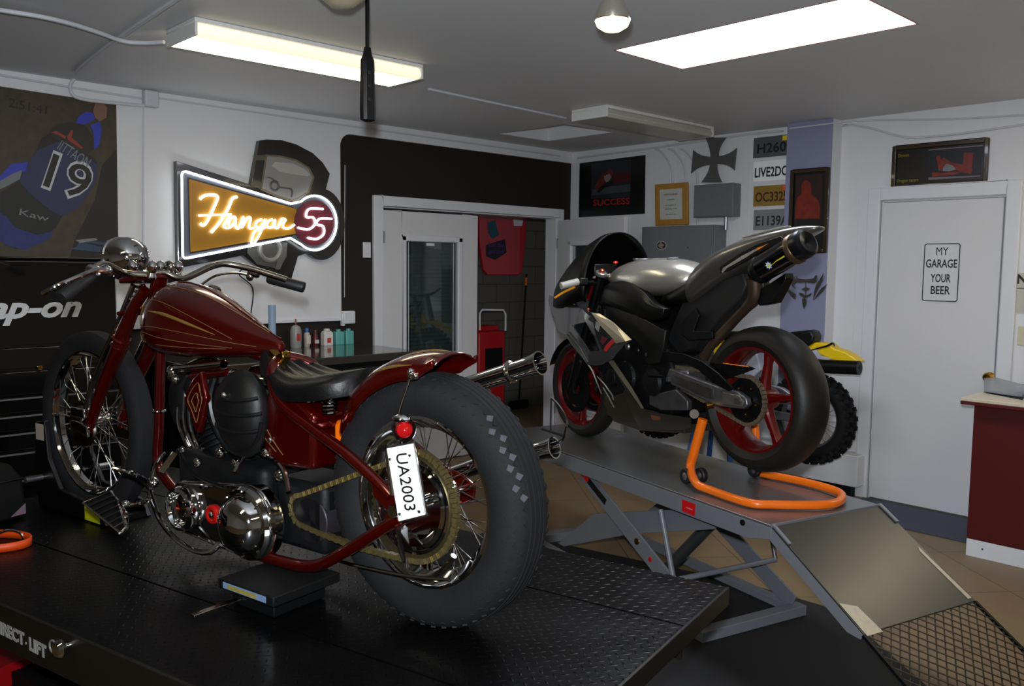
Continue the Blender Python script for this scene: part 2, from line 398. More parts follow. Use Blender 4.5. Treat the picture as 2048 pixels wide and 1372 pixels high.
_nt.links.new(_b.outputs[0], _m.inputs['Value']); _nt.links.new(_m.outputs[0], _nt.nodes['Principled BSDF'].inputs['Emission Strength'])
panel_on = mat('light_panel', 'ffffff', .4, emit='eef3ff', es=10)
t = thing('ceiling_light', 'bright white rectangular light panel set flush in the ceiling', 'ceiling light', (P0[0], P0[2], ZC))
dx, dy = P0[1]-P0[0], P0[3]-P0[2]
MB().box(.012, dx-.012, .012, dy-.012, .004, .012).build('diffuser', panel_on, t, smooth=0)
MB().box(0, dx, 0, .012, 0, .02).box(0, dx, dy-.012, dy, 0, .02).box(0, .012, .012, dy-.012, 0, .02).box(dx-.012, dx, .012, dy-.012, 0, .02).build('frame', mat('light_frame', 'c98f86', .4), t, smooth=0)
MB().box(0, dx, 0, dy, .03, .1).build('housing', white, t, smooth=0)
def fixture(label, x, y, on):
    t = thing('tube_light_fixture', label, 'ceiling light', (x, y, ZC), group=None)
    L, Wd, H = 1.22, .31, .075; fin = mat('fixture_enamel', 'd9d9d6', .4)
    MB().box(0, L, 0, Wd, -.02, -.001).build('body', fin, t, bevel=.003)
    pr = [(.02, -.02), (.0, -.055), (.02, -H), (Wd-.02, -H), (Wd, -.055), (Wd-.02, -.02)]
    b = MB().prism([(.012, q, z) for q, z in pr], (L-.024, 0, 0))
    b.build('diffuser', lens_on if on else mat('lens_off', 'b9b8ad', .35), t, bevel=.004)
    for xx in (0, L-.012):
        MB().box(xx, xx+.012, 0, Wd, -H-.001, -.02).build('end_cap', fin, t, bevel=.002)
    return t
fixture('lit ceiling light fixture with a warm white lens, above the neon sign', 1.605, 3.67, True)
fixture('unlit long white ceiling fixture above the far silver motorcycle', 4.325, 3.69, False)
fixture('lit ceiling fixture above the red base cabinet, beyond the right edge of the photo', 4.70, .45, True)
fixture('lit ceiling fixture behind the photographer, nearer the racing banner side', -.9, 1.6, True)
fixture('lit ceiling fixture behind the photographer, nearer the front wall', .6, -1.2, True)
# flood bulb
p = onz(1225, 42, 2.43)
t = thing('flood_bulb', 'glowing reflector flood bulb hanging from the ceiling', 'light bulb', (p.x, p.y, ZC))
z0 = p.z-ZC
b = MB().lathe([(1e-4, -.035), (.03, -.032), (.052, -.018), (.060, .0)], (0, 0, z0), (0, 0, 1), 24); b.build('bulb_face', mat('bulb_glow', 'ffe9c0', .3, emit='ffdfa0', es=3.2), t)
b = MB().lathe([(.060, 0), (.062, .006), (.055, .03), (.035, .075), (.022, .1), (.02, .12)], (0, 0, z0), (0, 0, 1), 24); b.build('reflector', mat('bulb_silver', 'b9b2a4', .2, .8), t)
b = MB().lathe([(.024, .115), (.03, .12), (.03, -z0-.02), (.05, -z0-.01), (.05, -z0-.002), (1e-4, -z0-.002)], (0, 0, z0), (0, 0, 1), 20); b.build('socket', white, t)
# hanging pendant control
p = onz(735, 110, 2.40)
t = thing('pendant_control', 'black pendant control box hanging on a cable from the ceiling', 'hanging control', (p.x, p.y, ZC))
k = p.z-ZC
MB().cyl((0, 0, -.002), (0, 0, k-.02), .0085, seg=10).build('cable', black, t)
b = MB(); pr = [(.012, .028), (.016, 0), (.024, -.02), (.026, -.10), (.028, -.20), (.027, -.245), (.012, -.252)]
b.rings([[Vector((r*sx, r*.75*sy, k+z)) for sx, sy in ((-1, -.6), (-.6, -1), (.6, -1), (1, -.6), (1, .6), (.6, 1), (-.6, 1), (-1, .6))] for r, z in pr]); b.build('control_body', black, t)
for q in (-.07, -.12, -.17): MB().cyl((-.008, -.016, k+q), (-.008, -.024, k+q), .008, seg=12).build('button', rubber2, t)
# dome at the top edge of the photo
p = onz(684, 14, 2.50)
t = thing('ceiling_dome', 'tan rounded ceiling dome cut off by the top of the photo', 'ceiling fitting', (p.x, p.y, ZC))
MB().lathe([(1e-4, -.15), (.04, -.145), (.085, -.11), (.11, -.05), (.115, -.001), (1e-4, -.001)], (0, 0, 0), (0, 0, 1), 28).build('shade', mat('dome_tan', 'a89f86', .5), t)
MB().torus((0, 0, -.012), (0, 0, 1), .118, .006, 28, 8).build('rim', trim_m, t)
# cables and conduits
cab = mat('cable_white', 'c9cbd2', .45)
def cable(name, pts, r, label, **k): return tag(MB().tube(pts, r, 8, **k).build(name, cab), label, 'cable')
ct = lambda px, py, d=.012: onz(px, py, ZC-d)
wl = lambda px, py, d=.03: ony(px, py, YB-d)
wr = lambda px, py, d=.01: onx(px, py, XR-d)
ce_ = lambda x, y: ct(x, y, .038)
cable('power_cable', [ce_(-60, 8), ce_(0, 20), ce_(80, 33), ce_(140, 47), ce_(200, 66), ce_(245, 82), ce_(290, 86), ce_(328, 84)], .0095, 'white cable sagging along the ceiling to the lit fixture')
cable('conduit', [ct(372, -14), ct(350, 0), ct(240, 74), ct(165, 132), ct(152, 148)], .0105, 'white conduit running across the ceiling left of the lit fixture')
cable('conduit', [wl(148, 158, .055), wl(140, 172, .06), wl(146, 190, .06), wl(165, 198, .06), wl(200, 203, .06), wl(288, 211, .06)], .0105, 'white conduit curving down the wall and over the banner top to the junction box')
cable('conduit', [ct(858, 178), ct(960, 200), ct(1060, 221), ct(1132, 236)], .008, 'thin white conduit running between the two ceiling fixtures', curve=False)
t = tag(MB().box(-.045, .045, -.03, .03, -.05, .05).build('junction_box', cab, None, bevel=.012), 'small white junction box at the top of the wall right of the racing banner', 'junction box'); t.location = wl(301, 198, .055)
cable('conduit', [wl(287, 215, .03), wl(287, 420, .03), wl(287, 520, .03)], .005, 'thin white conduit running down the wall from the junction box', curve=False)
cable('cable', [wl(0, 150, .035), wl(150, 176, .035), wl(285, 197, .035)], .006, 'white cable along the top of the wall over the racing banner', curve=False)
cable('cable', [wl(318, 196, .035), wl(700, 252, .035), wl(1120, 312, .035), ], .006, 'white cable along the top of the wall over the dark brown field', curve=False)
cable('conduit', [wr(1155, 316, .02), wr(1300, 297, .02), wr(1500, 268, .02), wr(1566, 262, .02)], .008, 'white conduit along the top of the poster wall', curve=False)
cable('cable', [onx(1579, 257, PX-.015), onx(1660, 247, PX-.015), wr(1690, 243, .1), wr(1760, 240, .02), wr(1900, 238, .02), wr(2060, 229, .02)], .006, 'thin cable running straight over the white door')
cable('cable', [wr(1684, 252, .1), wr(1700, 250, .02), wr(1740, 256, .02), wr(1790, 270, .02), wr(1830, 275, .02), wr(1920, 267, .02), wr(2060, 247, .02)], .007, 'sagging white cable above the pin-up picture over the door')
for px, lab in ((1345, 'left'), (1372, 'middle'), (1395, 'right')):
    cable('conduit', [wr(px-35, 298, .015), wr(px-22, 305, .015), wr(px-5, 330, .015), wr(px, 366, .015), wr(px, 452, .015)], .0075, f'white conduit down the poster wall to the grey electric panel, {lab} one of three')
t = MB().tube([wl(497, 530, .03), wl(478, 548, .05), wl(505, 575, .03), wl(503, 620, .03), wl(498, 646, .03)], .004, 6).build('sign_cord', black); tag(t, 'thin black cord hanging from under the neon sign', 'cord')
# outlet box, switch
t = thing('outlet_box', 'white outlet box at the lower right corner of the white wall field', 'outlet', ony(693, 635, YB-.022))
MB().box(-.05, .05, -.045, 0, -.045, .05).build('box', trim_m, t, bevel=.008); MB().box(-.055, -.03, -.03, 0, -.06, .03).build('plug', trim_m, t, bevel=.004)
cable('cable', [wl(689, 595, .04), wl(689, 500, .04), wl(690, 330, .04)], .003, 'white cable running up the wall from the outlet box', curve=False)
t = thing('light_switch', 'white light switch on the brown wall left of the french doors', 'light switch', ony(733, 500, YB))
MB().box(-.035, .035, -.008, 0, -.058, .058).build('plate', trim_m, t, bevel=.003); MB().box(-.012, .012, -.014, -.008, -.025, .025).build('rocker', trim_m, t, bevel=.002)

# ------------------------------------------------------------------ racing banner
Wp = lambda pts, d: [ony(px, py, YB-.022-d) for px, py in pts]
def flat(b, pts, d, th=.0012): return b.prism(Wp(pts, d), (0, -th, 0))
grass = mat('banner_print_ground', '3b3120', .55, var=.6, scale=22)
ban = tag(MB().prism([ony(-230, 138, YB-.035), ony(232, 208, YB-.035), ony(237, 528, YB-.035), ony(-230, 532, YB-.035)], (0, -.004, 0)).build('racing_banner', grass, smooth=0),
          'large dark banner showing a blue-suited racer from behind with number 19', 'banner')
pb = mat('print_blue', '22264f', .5, var=.25, scale=12); pbb = mat('print_bright_blue', '2436a8', .5, var=.2); pk = mat('print_black', '0d0c0e', .5, var=.3)
pr_ = mat('print_red', '8e2b1f', .5); psk = mat('print_skin', '7a5546', .5); pg = mat('print_grey', '777a7c', .5, var=.4, scale=40)
def bp(name, pts, m_, d): b = MB(); flat(b, pts, d); return b.build(name, m_, ban, smooth=0)
bp('printed_shadow', [(140, 515), (236, 523), (232, 300), (205, 330), (190, 400), (150, 480)], mat('print_dark', '16130f', .55), .0175)
bp('printed_torso', [(73, 302), (100, 285), (118, 278), (150, 300), (196, 330), (193, 360), (172, 395), (150, 420), (125, 432), (100, 420), (58, 385), (38, 362), (55, 330)], pb, .019)
bp('printed_trousers', [(38, 362), (58, 385), (100, 420), (125, 432), (112, 455), (95, 470), (60, 492), (30, 498), (0, 470), (0, 385)], pk, .0185)
bp('printed_shoulders', [(73, 302), (84, 275), (110, 262), (135, 275), (190, 318), (196, 330), (150, 300), (118, 282)], pk, .0195)
bp('printed_cap', [(100, 262), (112, 250), (140, 243), (170, 250), (188, 275), (188, 300), (172, 312), (130, 290), (104, 275)], mat('print_cap', '1d1a17', .5), .0205)
bp('printed_sash', [(134, 273), (143, 260), (146, 262), (143, 275), (166, 295), (163, 298), (136, 280)], pr_, .0215)
bp('printed_collar', [(102, 265), (112, 262), (132, 272), (130, 278), (118, 270)], pr_, .0213)
bp('printed_arm', [(150, 247), (158, 232), (172, 223), (186, 226), (190, 238), (178, 245), (165, 250)], pbb, .02)
bp('printed_arm', [(180, 250), (200, 243), (203, 262), (198, 290), (172, 312), (188, 290), (186, 262)], pbb, .02)
bp('printed_hands', [(186, 222), (190, 207), (205, 205), (214, 215), (213, 235), (200, 243), (190, 236)], psk, .0205)
bp('printed_sleeve', [(0, 352), (22, 328), (56, 324), (52, 342), (25, 352), (0, 372)], pbb, .019)
bp('printed_sleeve', [(0, 362), (24, 348), (44, 340), (40, 358), (10, 374), (0, 378)], mat('print_pale', '6e7076', .5), .0195)
bp('printed_boot', [(0, 425), (12, 432), (30, 455), (75, 470), (110, 462), (95, 480), (50, 500), (10, 490), (0, 480)], mat('print_dim_blue', '1b2566', .5, var=.4), .0188)
def on_banner(body, a, b_, size, m_, d, **k):
    """text whose middle line runs from pixel a to pixel b"""
    A, B = Wp([a, b_], d); x = (B-A).normalized(); y = Vector((0, -1, 0)).cross(x)
    return lettering(body, (A+B)/2, x, y, size, m_, 'printed_letters', ban, width=(B-A).length, ext=.0006, **k)
on_banner('19', (84, 338), (172, 372), .30, mat('print_white_edge', 'b9bcc0', .5), .0215, bold=.012)
on_banner('19', (86, 339), (170, 371), .28, pk, .0232, bold=.002)
on_banner('IITTAON', (118, 290), (178, 328), .085, pg, .0222)
on_banner('2:51:41', (20, 206), (96, 222), .07, pk, .0195)
on_banner('Kaw', (38, 424), (96, 438), .05, pg, .0200)
bp('printed_caption', [(150, 480), (190, 476), (196, 480), (160, 486)], pg, .0205)
bp('printed_caption', [(138, 498), (232, 508), (232, 500), (160, 484), (225, 492), (225, 486), (160, 480), (152, 494)], mat('print_steel_blue', '2a3f57', .5, var=.3, scale=60), .0204)

# ------------------------------------------------------------------ neon sign
S5 = lambda x, y: (330+x/3.049, 250+y/3.049)
def SP_(pts, d): return [ony(*S5(x, y), YB-d) for x, y in pts]
arc = lambda cx, cy, rx, ry, a0, a1, n=18: [(cx+rx*cos(R_(a0+(a1-a0)*i/n)), cy+ry*sin(R_(a0+(a1-a0)*i/n))) for i in range(n+1)]
sg = MB()
back = [(50, 222), (505, 368), (555, 98), (600, 92), (690, 96), (780, 122), (880, 175), (940, 232), (983, 300), (960, 390)]+arc(935, 607, 140, 216, -80, 128, 20)+[(790, 800), (752, 930), (742, 975), (660, 955), (455, 795), (62, 872)]
sign = sg.prism(SP_(back, .022), (0, -.05, 0)).build('neon_sign', mat('sign_black', '09090b', .25, coat=.4), smooth=0, bevel=.003)
tag(sign, 'lit neon sign reading Hangar 55 with a gold wedge and red disc over a piston', 'neon sign')
def sp(name, pts, m_, d, th=.004): return MB().prism(SP_(pts, d), (0, -th, 0)).build(name, m_, sign, smooth=0)
pgr = mat('piston_grey', '8b8a86', .35, .2, var=.1, scale=8); pgd = mat('piston_shade', '4f4e4a', .4, var=.1); pgb = mat('piston_brown', '56503f', .4)
sp('piston_band', [(545, 185), (615, 182), (605, 215), (540, 215)], pgb, .073); sp('piston_band', [(525, 345), (590, 350), (582, 390), (520, 370)], pgb, .073)
sp('piston_crown', [(612, 180), (700, 185), (800, 210), (880, 260), (910, 320), (880, 410), (780, 470), (680, 440), (580, 395)], mat('piston_edge', '6d5f4a', .4), .073)
sp('piston_face', [(622, 192), (700, 196), (800, 222), (870, 265), (898, 320), (870, 405), (778, 455), (690, 430), (592, 385)], pgr, .0775)
sp('piston_panel', [(650, 250), (670, 225), (780, 235), (850, 268), (888, 305), (870, 312), (780, 300), (700, 285)], mat('piston_light', 'a9a8a4', .3, .2), .0820, .002)
sp('piston_line', [(612, 318), (640, 316), (690, 345), (700, 375), (770, 385), (782, 400), (775, 440), (768, 440), (770, 402), (758, 392), (695, 385), (680, 352), (640, 325)], pgd, .0822, .002)
MB().torus(SP_([(668, 372)], .084)[0], (0, 1, 0), .030, .007, 24, 8).build('piston_pin', pgd, sign)
sp('rod_lower', [(510, 690), (740, 715), (742, 800), (690, 885), (660, 870), (560, 850), (500, 780)], pgd, .0735)
big = MB(); c0 = SP_([(640, 760)], .079)[0]; big.torus(c0, (0, 1, 0), .075, .018, 28, 8); big.build('rod_ring', pgr, sign)
sp('rod_cap', [(690, 730), (745, 720), (738, 790), (700, 880), (672, 880), (690, 800)], mat('rod_alloy', '6f6f6c', .5, .4, var=.4, scale=60), .0835)
# gold wedge, disc
sp('sign_rim', [(100, 300), (125, 280), (770, 480)]+arc(915, 597, 138, 172, -125, 125, 24)+[(770, 690), (125, 815), (103, 790)], mat('sign_grey', '5c5f68', .3, .5), .078, .02)
sp('sign_field', [(136, 318), (770, 495), (800, 515), (800, 665), (770, 680), (150, 785)], mat('sign_inner', '17171b', .3), .0985, .003)
sp('gold_panel', [(146, 330), (800, 512), (800, 662), (155, 775)], mat('gold_panel', '98690a', .35, var=.1, scale=3, emit='b47c0a', es=.05), .1020, .003)
sp('red_disc', arc(908, 597, 122, 138, 0, 354, 40), mat('sign_red', '5e0f24', .3, coat=.4), .1055, .003)
neon = mat('neon_white', 'ffffff', .3, emit='f6fbff', es=3.2)
def tube(pts, r, d, **k): return MB().tube(SP_(pts, d), r, 8, **k).build('neon_tube', neon, sign)
tube([(770, 480), (125, 283), (108, 288), (102, 305), (108, 800), (120, 812), (135, 812), (765, 690)], .0075, .116, curve=False)
tube([(770, 480)]+arc(912, 597, 134, 166, -128, 128, 28)+[(765, 690)], .0075, .116, curve=False)
tube([(215, 452), (240, 432), (290, 425), (322, 440), (300, 500), (262, 580), (235, 612), (215, 600)], .0085, .118)
tube([(205, 552), (300, 548), (405, 545)], .006, .120)
tube([(440, 438), (412, 450), (385, 510), (330, 600), (282, 655)], .009, .118)
tube([(400, 545), (372, 590), (360, 620), (395, 625), (430, 585), (425, 560), (400, 572), (385, 610)], .0075, .118)
tube([(430, 570), (430, 615), (450, 628), (478, 560), (470, 625), (500, 570), (522, 568), (515, 625), (540, 628)], .0075, .118)
tube([(590, 575), (560, 590), (555, 620), (585, 622), (612, 575), (590, 640), (545, 720), (528, 716), (548, 650), (610, 625)], .0078, .118)
tube([(655, 575), (628, 590), (625, 622), (655, 622), (672, 578), (668, 622), (690, 628)], .0075, .118)
tube([(690, 628), (712, 575), (735, 578), (722, 600), (722, 625), (755, 630), (790, 608)], .0075, .118)
tube([(965, 512), (880, 512), (862, 560), (905, 565), (915, 605), (880, 635), (835, 632), (812, 625)], .0075, .118)
tube([(1018, 572), (945, 572), (925, 605), (965, 618), (968, 665), (925, 695), (872, 688)], .0075, .118)

# ------------------------------------------------------------------ poster wall (right)
RP = lambda pts, d: [onx(px, py, XR-d) for px, py in pts]
def rflat(name, pts, m_, d, parent, th=.0015): return MB().prism(RP(pts, d), (-th, 0, 0)).build(name, m_, parent, smooth=0)
C3 = lambda pts: [(1100+x/2.983, 180+y/2.983) for x, y in pts]
RX, RZV = (0, -1, 0), (0, 0, 1)
def rtext(body, px, py, d, size, m_, parent, width=None, **k):
    return lettering(body, onx(px, py, XR-d), RX, RZV, size, m_, 'printed_letters', parent, width=width, ext=.0006, **k)
pos = tag(rflat('race_poster', C3([(178, 437), (570, 388), (566, 738), (172, 760)]), mat('poster_black', '0b0b0d', .3), .006, None, .003), 'black poster of a leaning motorcycle racer with red lettering beneath', 'poster')
rflat('printed_scene', C3([(248, 440), (485, 412), (478, 640), (245, 650)]), mat('poster_grey', '24262b', .35, var=.5, scale=6), .0095, pos)
rflat('printed_track', C3([(255, 590), (480, 560), (478, 605), (250, 630)]), mat('poster_track', '3c3f46', .35, var=.3, scale=6), .0115, pos)
rflat('printed_barrier', C3([(385, 500), (482, 490), (480, 545), (380, 560)]), mat('poster_red', '4a1518', .35, var=.3, scale=6), .0116, pos)
rflat('printed_rider', C3([(345, 480), (368, 475), (378, 500), (365, 520), (330, 560), (295, 590), (262, 595), (285, 540), (310, 510)]), mat('poster_rider', '5b2220', .35, var=.5, scale=30), .0130, pos)
rflat('printed_suit', C3([(322, 515), (355, 500), (368, 520), (350, 545), (335, 550), (325, 535)]), mat('poster_pale', '807070', .35), .0146, pos)
rflat('printed_bike', C3([(330, 555), (350, 545), (375, 545), (372, 568), (330, 580), (300, 608), (280, 612), (295, 585)]), inkb, .0147, pos)
rtext('SUCCESS', 1222, 404.5, .0095, .075, mat('poster_letter_red', '8d1a1e', .4), pos, width=.42, bold=.002)
s2 = tag(rflat('photo_print', C3([(257, 770), (398, 763), (398, 865), (257, 870)]), mat('photo_dark', '20160e', .3), .004, None, .002), 'small dark photo of a yellow machine under the black racer poster', 'photo')
rflat('printed_machine', C3([(285, 790), (310, 778), (330, 792), (352, 778), (390, 780), (385, 805), (362, 812), (350, 840), (325, 838), (300, 820)]), mat('photo_yellow', '8a7a1e', .4, var=.6, scale=60), .0065, s2)
rflat('printed_lamp', C3([(325, 808), (342, 800), (352, 815), (345, 835), (328, 832)]), mat('photo_silver', '8c98a0', .3), .0082, s2)
s3 = tag(rflat('sticker_sheet', C3([(412, 760), (482, 756), (475, 920), (408, 915)]), paper, .004, None, .0015), 'white sheet of small stickers beside the small yellow machine photo', 'sticker sheet')
for yy, cc in ((785, 'a6382e'), (808, '26262a'), (830, '8e3a34'), (852, '26262a'), (890, 'b4473a')):
    rflat('printed_band', C3([(422, yy-9), (462, yy-11), (460, yy+6), (421, yy+8)]), mat('sticker_'+cc, cc, .5, var=.4, scale=90), .0058, s3)
# certificate
ce = thing('framed_certificate', 'certificate in a golden wood frame above the grey electric panel', 'framed certificate', onx(1345, 410, XR-.05))
Y0, Y1, Z0, Z1 = -.165, .165, -.165, .175
ft = mat('gold_wood', 'a87a2c', .35, var=.15, scale=40)
b = MB(); b.box(-.02, 0, Y0, Y1, Z0, Z1); b.build('frame', ft, ce, bevel=.006)
MB().box(-.024, -.0195, Y0+.055, Y1-.055, Z0+.05, Z1-.045).build('certificate_sheet', mat('certificate_paper', 'bdbfb8', .4), ce, smooth=0)
for zz, wd, tx, sz in ((.085, .14, 'CERTIFICATE OF ACHIEVEMENT', .02), (.045, .07, 'is awarded', .016), (.0, .1, 'in recognition of', .014), (-.03, .12, 'outstanding service', .014), (-.075, .1, 'presented this day', .012)):
    lettering(tx, (-.0245, 0, zz), RX, RZV, sz, inkb, 'printed_letters', ce, width=wd, ext=.0003)
ce.rotation_euler = (0, R_(-4), 0)
# iron cross
cr = []
O3 = lambda x, y: (1100+x/2.983, 180+y/2.983)
cpx = []
A = [(945, 285), (1052, 292)]; 
def arcq(p0, p1, c, n=8):
    """quadratic bend between p0 and p1 pulled to c"""
    return [((1-t)**2*p0[0]+2*t*(1-t)*c[0]+t*t*p1[0], (1-t)**2*p0[1]+2*t*(1-t)*c[1]+t*t*p1[1]) for t in [i/n for i in range(n+1)]]
cpx = arcq((1055, 285), (1010, 395), (1005, 345))+arcq((1010, 395), (1118, 345), (1070, 390))+[(1104, 480)]+arcq((1104, 480), (1000, 442), (1070, 440))[1:]+arcq((1000, 442), (1030, 552), (1000, 500))[1:]+[(905, 552)]+arcq((905, 552), (958, 448), (950, 500))[1:]+arcq((958, 448), (845, 500), (890, 450))[1:]+[(858, 358)]+arcq((858, 358), (962, 398), (895, 398))[1:]+arcq((962, 398), (930, 285), (955, 330))[1:]
cross = tag(MB().prism(RP(C3(cpx), .032), (-.012, 0, 0)).build('iron_cross', mat('cross_steel', '5c5b5a', .45, .25, var=.15), smooth=0, bevel=.002), 'grey metal cross with flared arms hung over the small grey box', 'wall ornament')
# small grey utility box and the electric panel
gb = mat('box_grey', '6f7277', .45, .2)
t = thing('utility_box', 'small plain grey metal box on the wall below the flared cross', 'electrical box', onx(1425, 434, XR-.11))
MB().box(0, .108, -.18, .18, 0, .255).build('box', gb, t, bevel=.004); MB().box(-.006, 0, -.175, .175, .006, .25).build('cover', gb, t, bevel=.002)
MB().cyl((.05, -.09, .0), (.05, -.09, -.10), .014, seg=10).build('conduit_stub', steel, t)
t = thing('electric_panel', 'large grey electric panel cabinet with an oval emblem behind the silver motorcycle', 'electrical panel', onx(1365, 600, XR-.17)+Vector((0, 0, 0)))
q0 = onx(1284, 454, XR-.17)-t.location; q1 = onx(1430, 448, XR-.17)-t.location
MB().box(0, .165, q1.y, q0.y, -.35, q0.z).build('cabinet', gb, t, bevel=.004)
dr = MB().box(-.012, 0, q1.y+.01, q0.y-.01, -.33, q0.z-.012).build('door', gb, t, bevel=.003)
e0 = onx(1323, 491, XR-.184)-t.location
MB().prism([e0+Vector((0, .05*cos(a), .036*sin(a))) for a in [2*pi*i/28 for i in range(28)]], (-.002, 0, 0)).build('emblem_ring', mat('emblem_pale', 'b5b5b5', .4), dr, smooth=0)
MB().prism([e0+Vector((-.0022, .045*cos(a), .031*sin(a))) for a in [2*pi*i/28 for i in range(28)]], (-.0012, 0, 0)).build('emblem_field', mat('emblem_dark', '241314', .4), dr, smooth=0)
MB().prism([e0+Vector((-.0036, y_, z_)) for y_, z_ in ((.036, 0), (.01, .02), (.004, .045), (-.002, .02), (-.034, .002), (-.012, -.012), (-.012, -.05), (.006, -.02), (.02, -.014))], (-.001, 0, 0)).build('emblem_figure', mat('emblem_fig', '8c7a76', .4), dr, smooth=0)
k0 = onx(1376, 495, XR-.185)-t.location
MB().ball(k0, .006, 8).build('lock', chrome, dr)
# licence plates on the wall
def plate(px, py, base, ink, txt, label, strip=None, width=.30):
    c = onx(px, py, XR-.006)
    t = thing('license_plate', label, 'license plate', c, group=None)
    MB().box(-.0015, 0, -.152, .152, -.076, .076).build('plate', mat('plate_'+base, base, .35, var=.08), t, bevel=.001)
    b = MB()
    for a in ((-.150, .150, .070, .073), (-.150, .150, -.073, -.070), (.147, .150, -.07, .07), (-.150, -.147, -.07, .07)): b.box(-.003, -.0015, *a)
    b.build('rim', mat('plate_'+base, base), t, smooth=0)
    lettering(txt, (-.0017, .0, -.012), RX, RZV, .1, mat('plateink_'+ink, ink, .4), 'letters', t, width=width, ext=.0015, bold=.002)
    if strip: MB().box(-.0035, -.0015, -.145, -.09, .035, .07).build('sticker', mat('plates_'+strip, strip, .5), t, smooth=0)
    return t
plate(1543, 293, '55565a', '1b1b1e', 'H260', 'dark grey license plate with a yellow tag, top of the column of plates', 'f0c818', .24)
pl2 = plate(1543, 341, 'f6fafc', '14242c', 'LIVE2DO', 'bright white license plate reading LIVE2D, second from the top', None, .28)
plate(1543, 391, '8f7424', '4a1a12', 'OC3325', 'gold license plate with an orange tag, third from the top', 'f0562c', .27)
plate(1543, 439, '808286', '202430', 'E1139A', 'silver grey license plate, lowest of the column of plates', None, .27)
# framed pictures
def framed(name, label, quadpx, d, bar, fm, parts, pm):
    """frame seen square on the wall at distance d from XR"""
    P = [onx(px, py, XR-d) for px, py in quadpx]; y0 = min(p.y for p in P); y1 = max(p.y for p in P); z0 = min(p.z for p in P); z1 = max(p.z for p in P)
    c = Vector((XR-d, (y0+y1)/2, (z0+z1)/2)); t = thing(name, label, 'framed picture', c); hy, hz = (y1-y0)/2, (z1-z0)/2
    b = MB().box(-.02, 0, -hy, -hy+bar, -hz, hz).box(-.02, 0, hy-bar, hy, -hz, hz).box(-.02, 0, -hy+bar, hy-bar, hz-bar, hz).box(-.02, 0, -hy+bar, hy-bar, -hz, -hz+bar)
    b.build('frame', fm, t, bevel=.004)
    MB().box(-.006, 0, -hy+bar, hy-bar, -hz+bar, hz-bar).build('print', pm, t, smooth=0)
    for i, (nm, pts, mm, dd) in enumerate(parts):
        MB().prism([onx(px, py, XR-d-.0065-dd)-c for px, py in pts], (-.0008, 0, 0)).build(nm, mm, t, smooth=0)
    return t
wood = mat('dark_gilt_wood', '2e210d', .25, var=.3, scale=30, coat=.3)
prd = mat('print_orange_red', '74200f', .4, var=.6, scale=26); prn = mat('print_night', '0d0c0e', .3, var=.4, scale=10)
C4 = lambda pts: [(1600+x/2.2857, 240+y/2.2857) for x, y in pts]
framed('framed_photo', 'narrow framed portrait of a seated person in red on the blue-grey pillar', [(1583, 341), (1657, 335), (1655, 505), (1581, 503)], XR-PX, .028, wood,
       [('printed_backdrop', [(1592, 352), (1645, 348), (1642, 438), (1590, 440)], mat('print_umber', '2c1712', .4, var=.5, scale=14), 0),
        ('printed_figure', C3([(1475, 640), (1500, 625), (1502, 560), (1525, 535), (1555, 555), (1560, 620), (1600, 660), (1612, 700), (1608, 765), (1462, 768), (1466, 690)]), prd, .001)], prn)
framed('framed_pinup', 'wide dark framed picture of a reclining person in red above the white door', [(1787, 293.5), (1979.6, 276), (1975.7, 368), (1784, 379)], .0, .028, wood,
       [('printed_scene', [(1858, 300), (1966, 291), (1962, 352), (1856, 357)], mat('print_navy', '11131f', .4, var=.3), 0),
        ('printed_border', [(1857, 299), (1966, 290), (1966, 292), (1857, 301)], mat('print_pinkish', '77686c', .4), .001),
        ('printed_border', [(1857, 355), (1960, 351), (1960, 353), (1857, 360)], mat('print_pinkish', '77686c', .4), .001),
        ('printed_figure', [(1872, 313), (1880, 310), (1882, 320), (1887, 315), (1902, 325), (1925, 329), (1945, 338), (1942, 348), (1925, 345), (1908, 338), (1885, 343), (1877, 340), (1875, 326)], prd, .0012),
        ('printed_blanket', [(1864, 345), (1885, 346), (1905, 343), (1922, 344), (1908, 350), (1864, 354)], prd, .0014),
        ('printed_cloth', [(1886, 336), (1893, 327), (1905, 331), (1912, 339), (1898, 343), (1886, 342)], pg, .0022),
        ('printed_seat', [(1928, 306), (1947, 305), (1943, 341), (1926, 330)], prd, .0016)], prn)
for tx, px, py, wd in (('Dovon', 1807, 311, .07), ('Dragon racers', 1815, 361, .14)):
    lettering(tx, onx(px, py, XR-.0075), RX, RZV, .03, mat('gilt_ink', 'a08a20', .4), 'printed_letters', [o for o in bpy.data.objects if o.name == 'framed_pinup'][0], width=wd, ext=.0003).matrix_parent_inverse = Matrix.Translation(-bpy.data.objects['framed_pinup'].location)
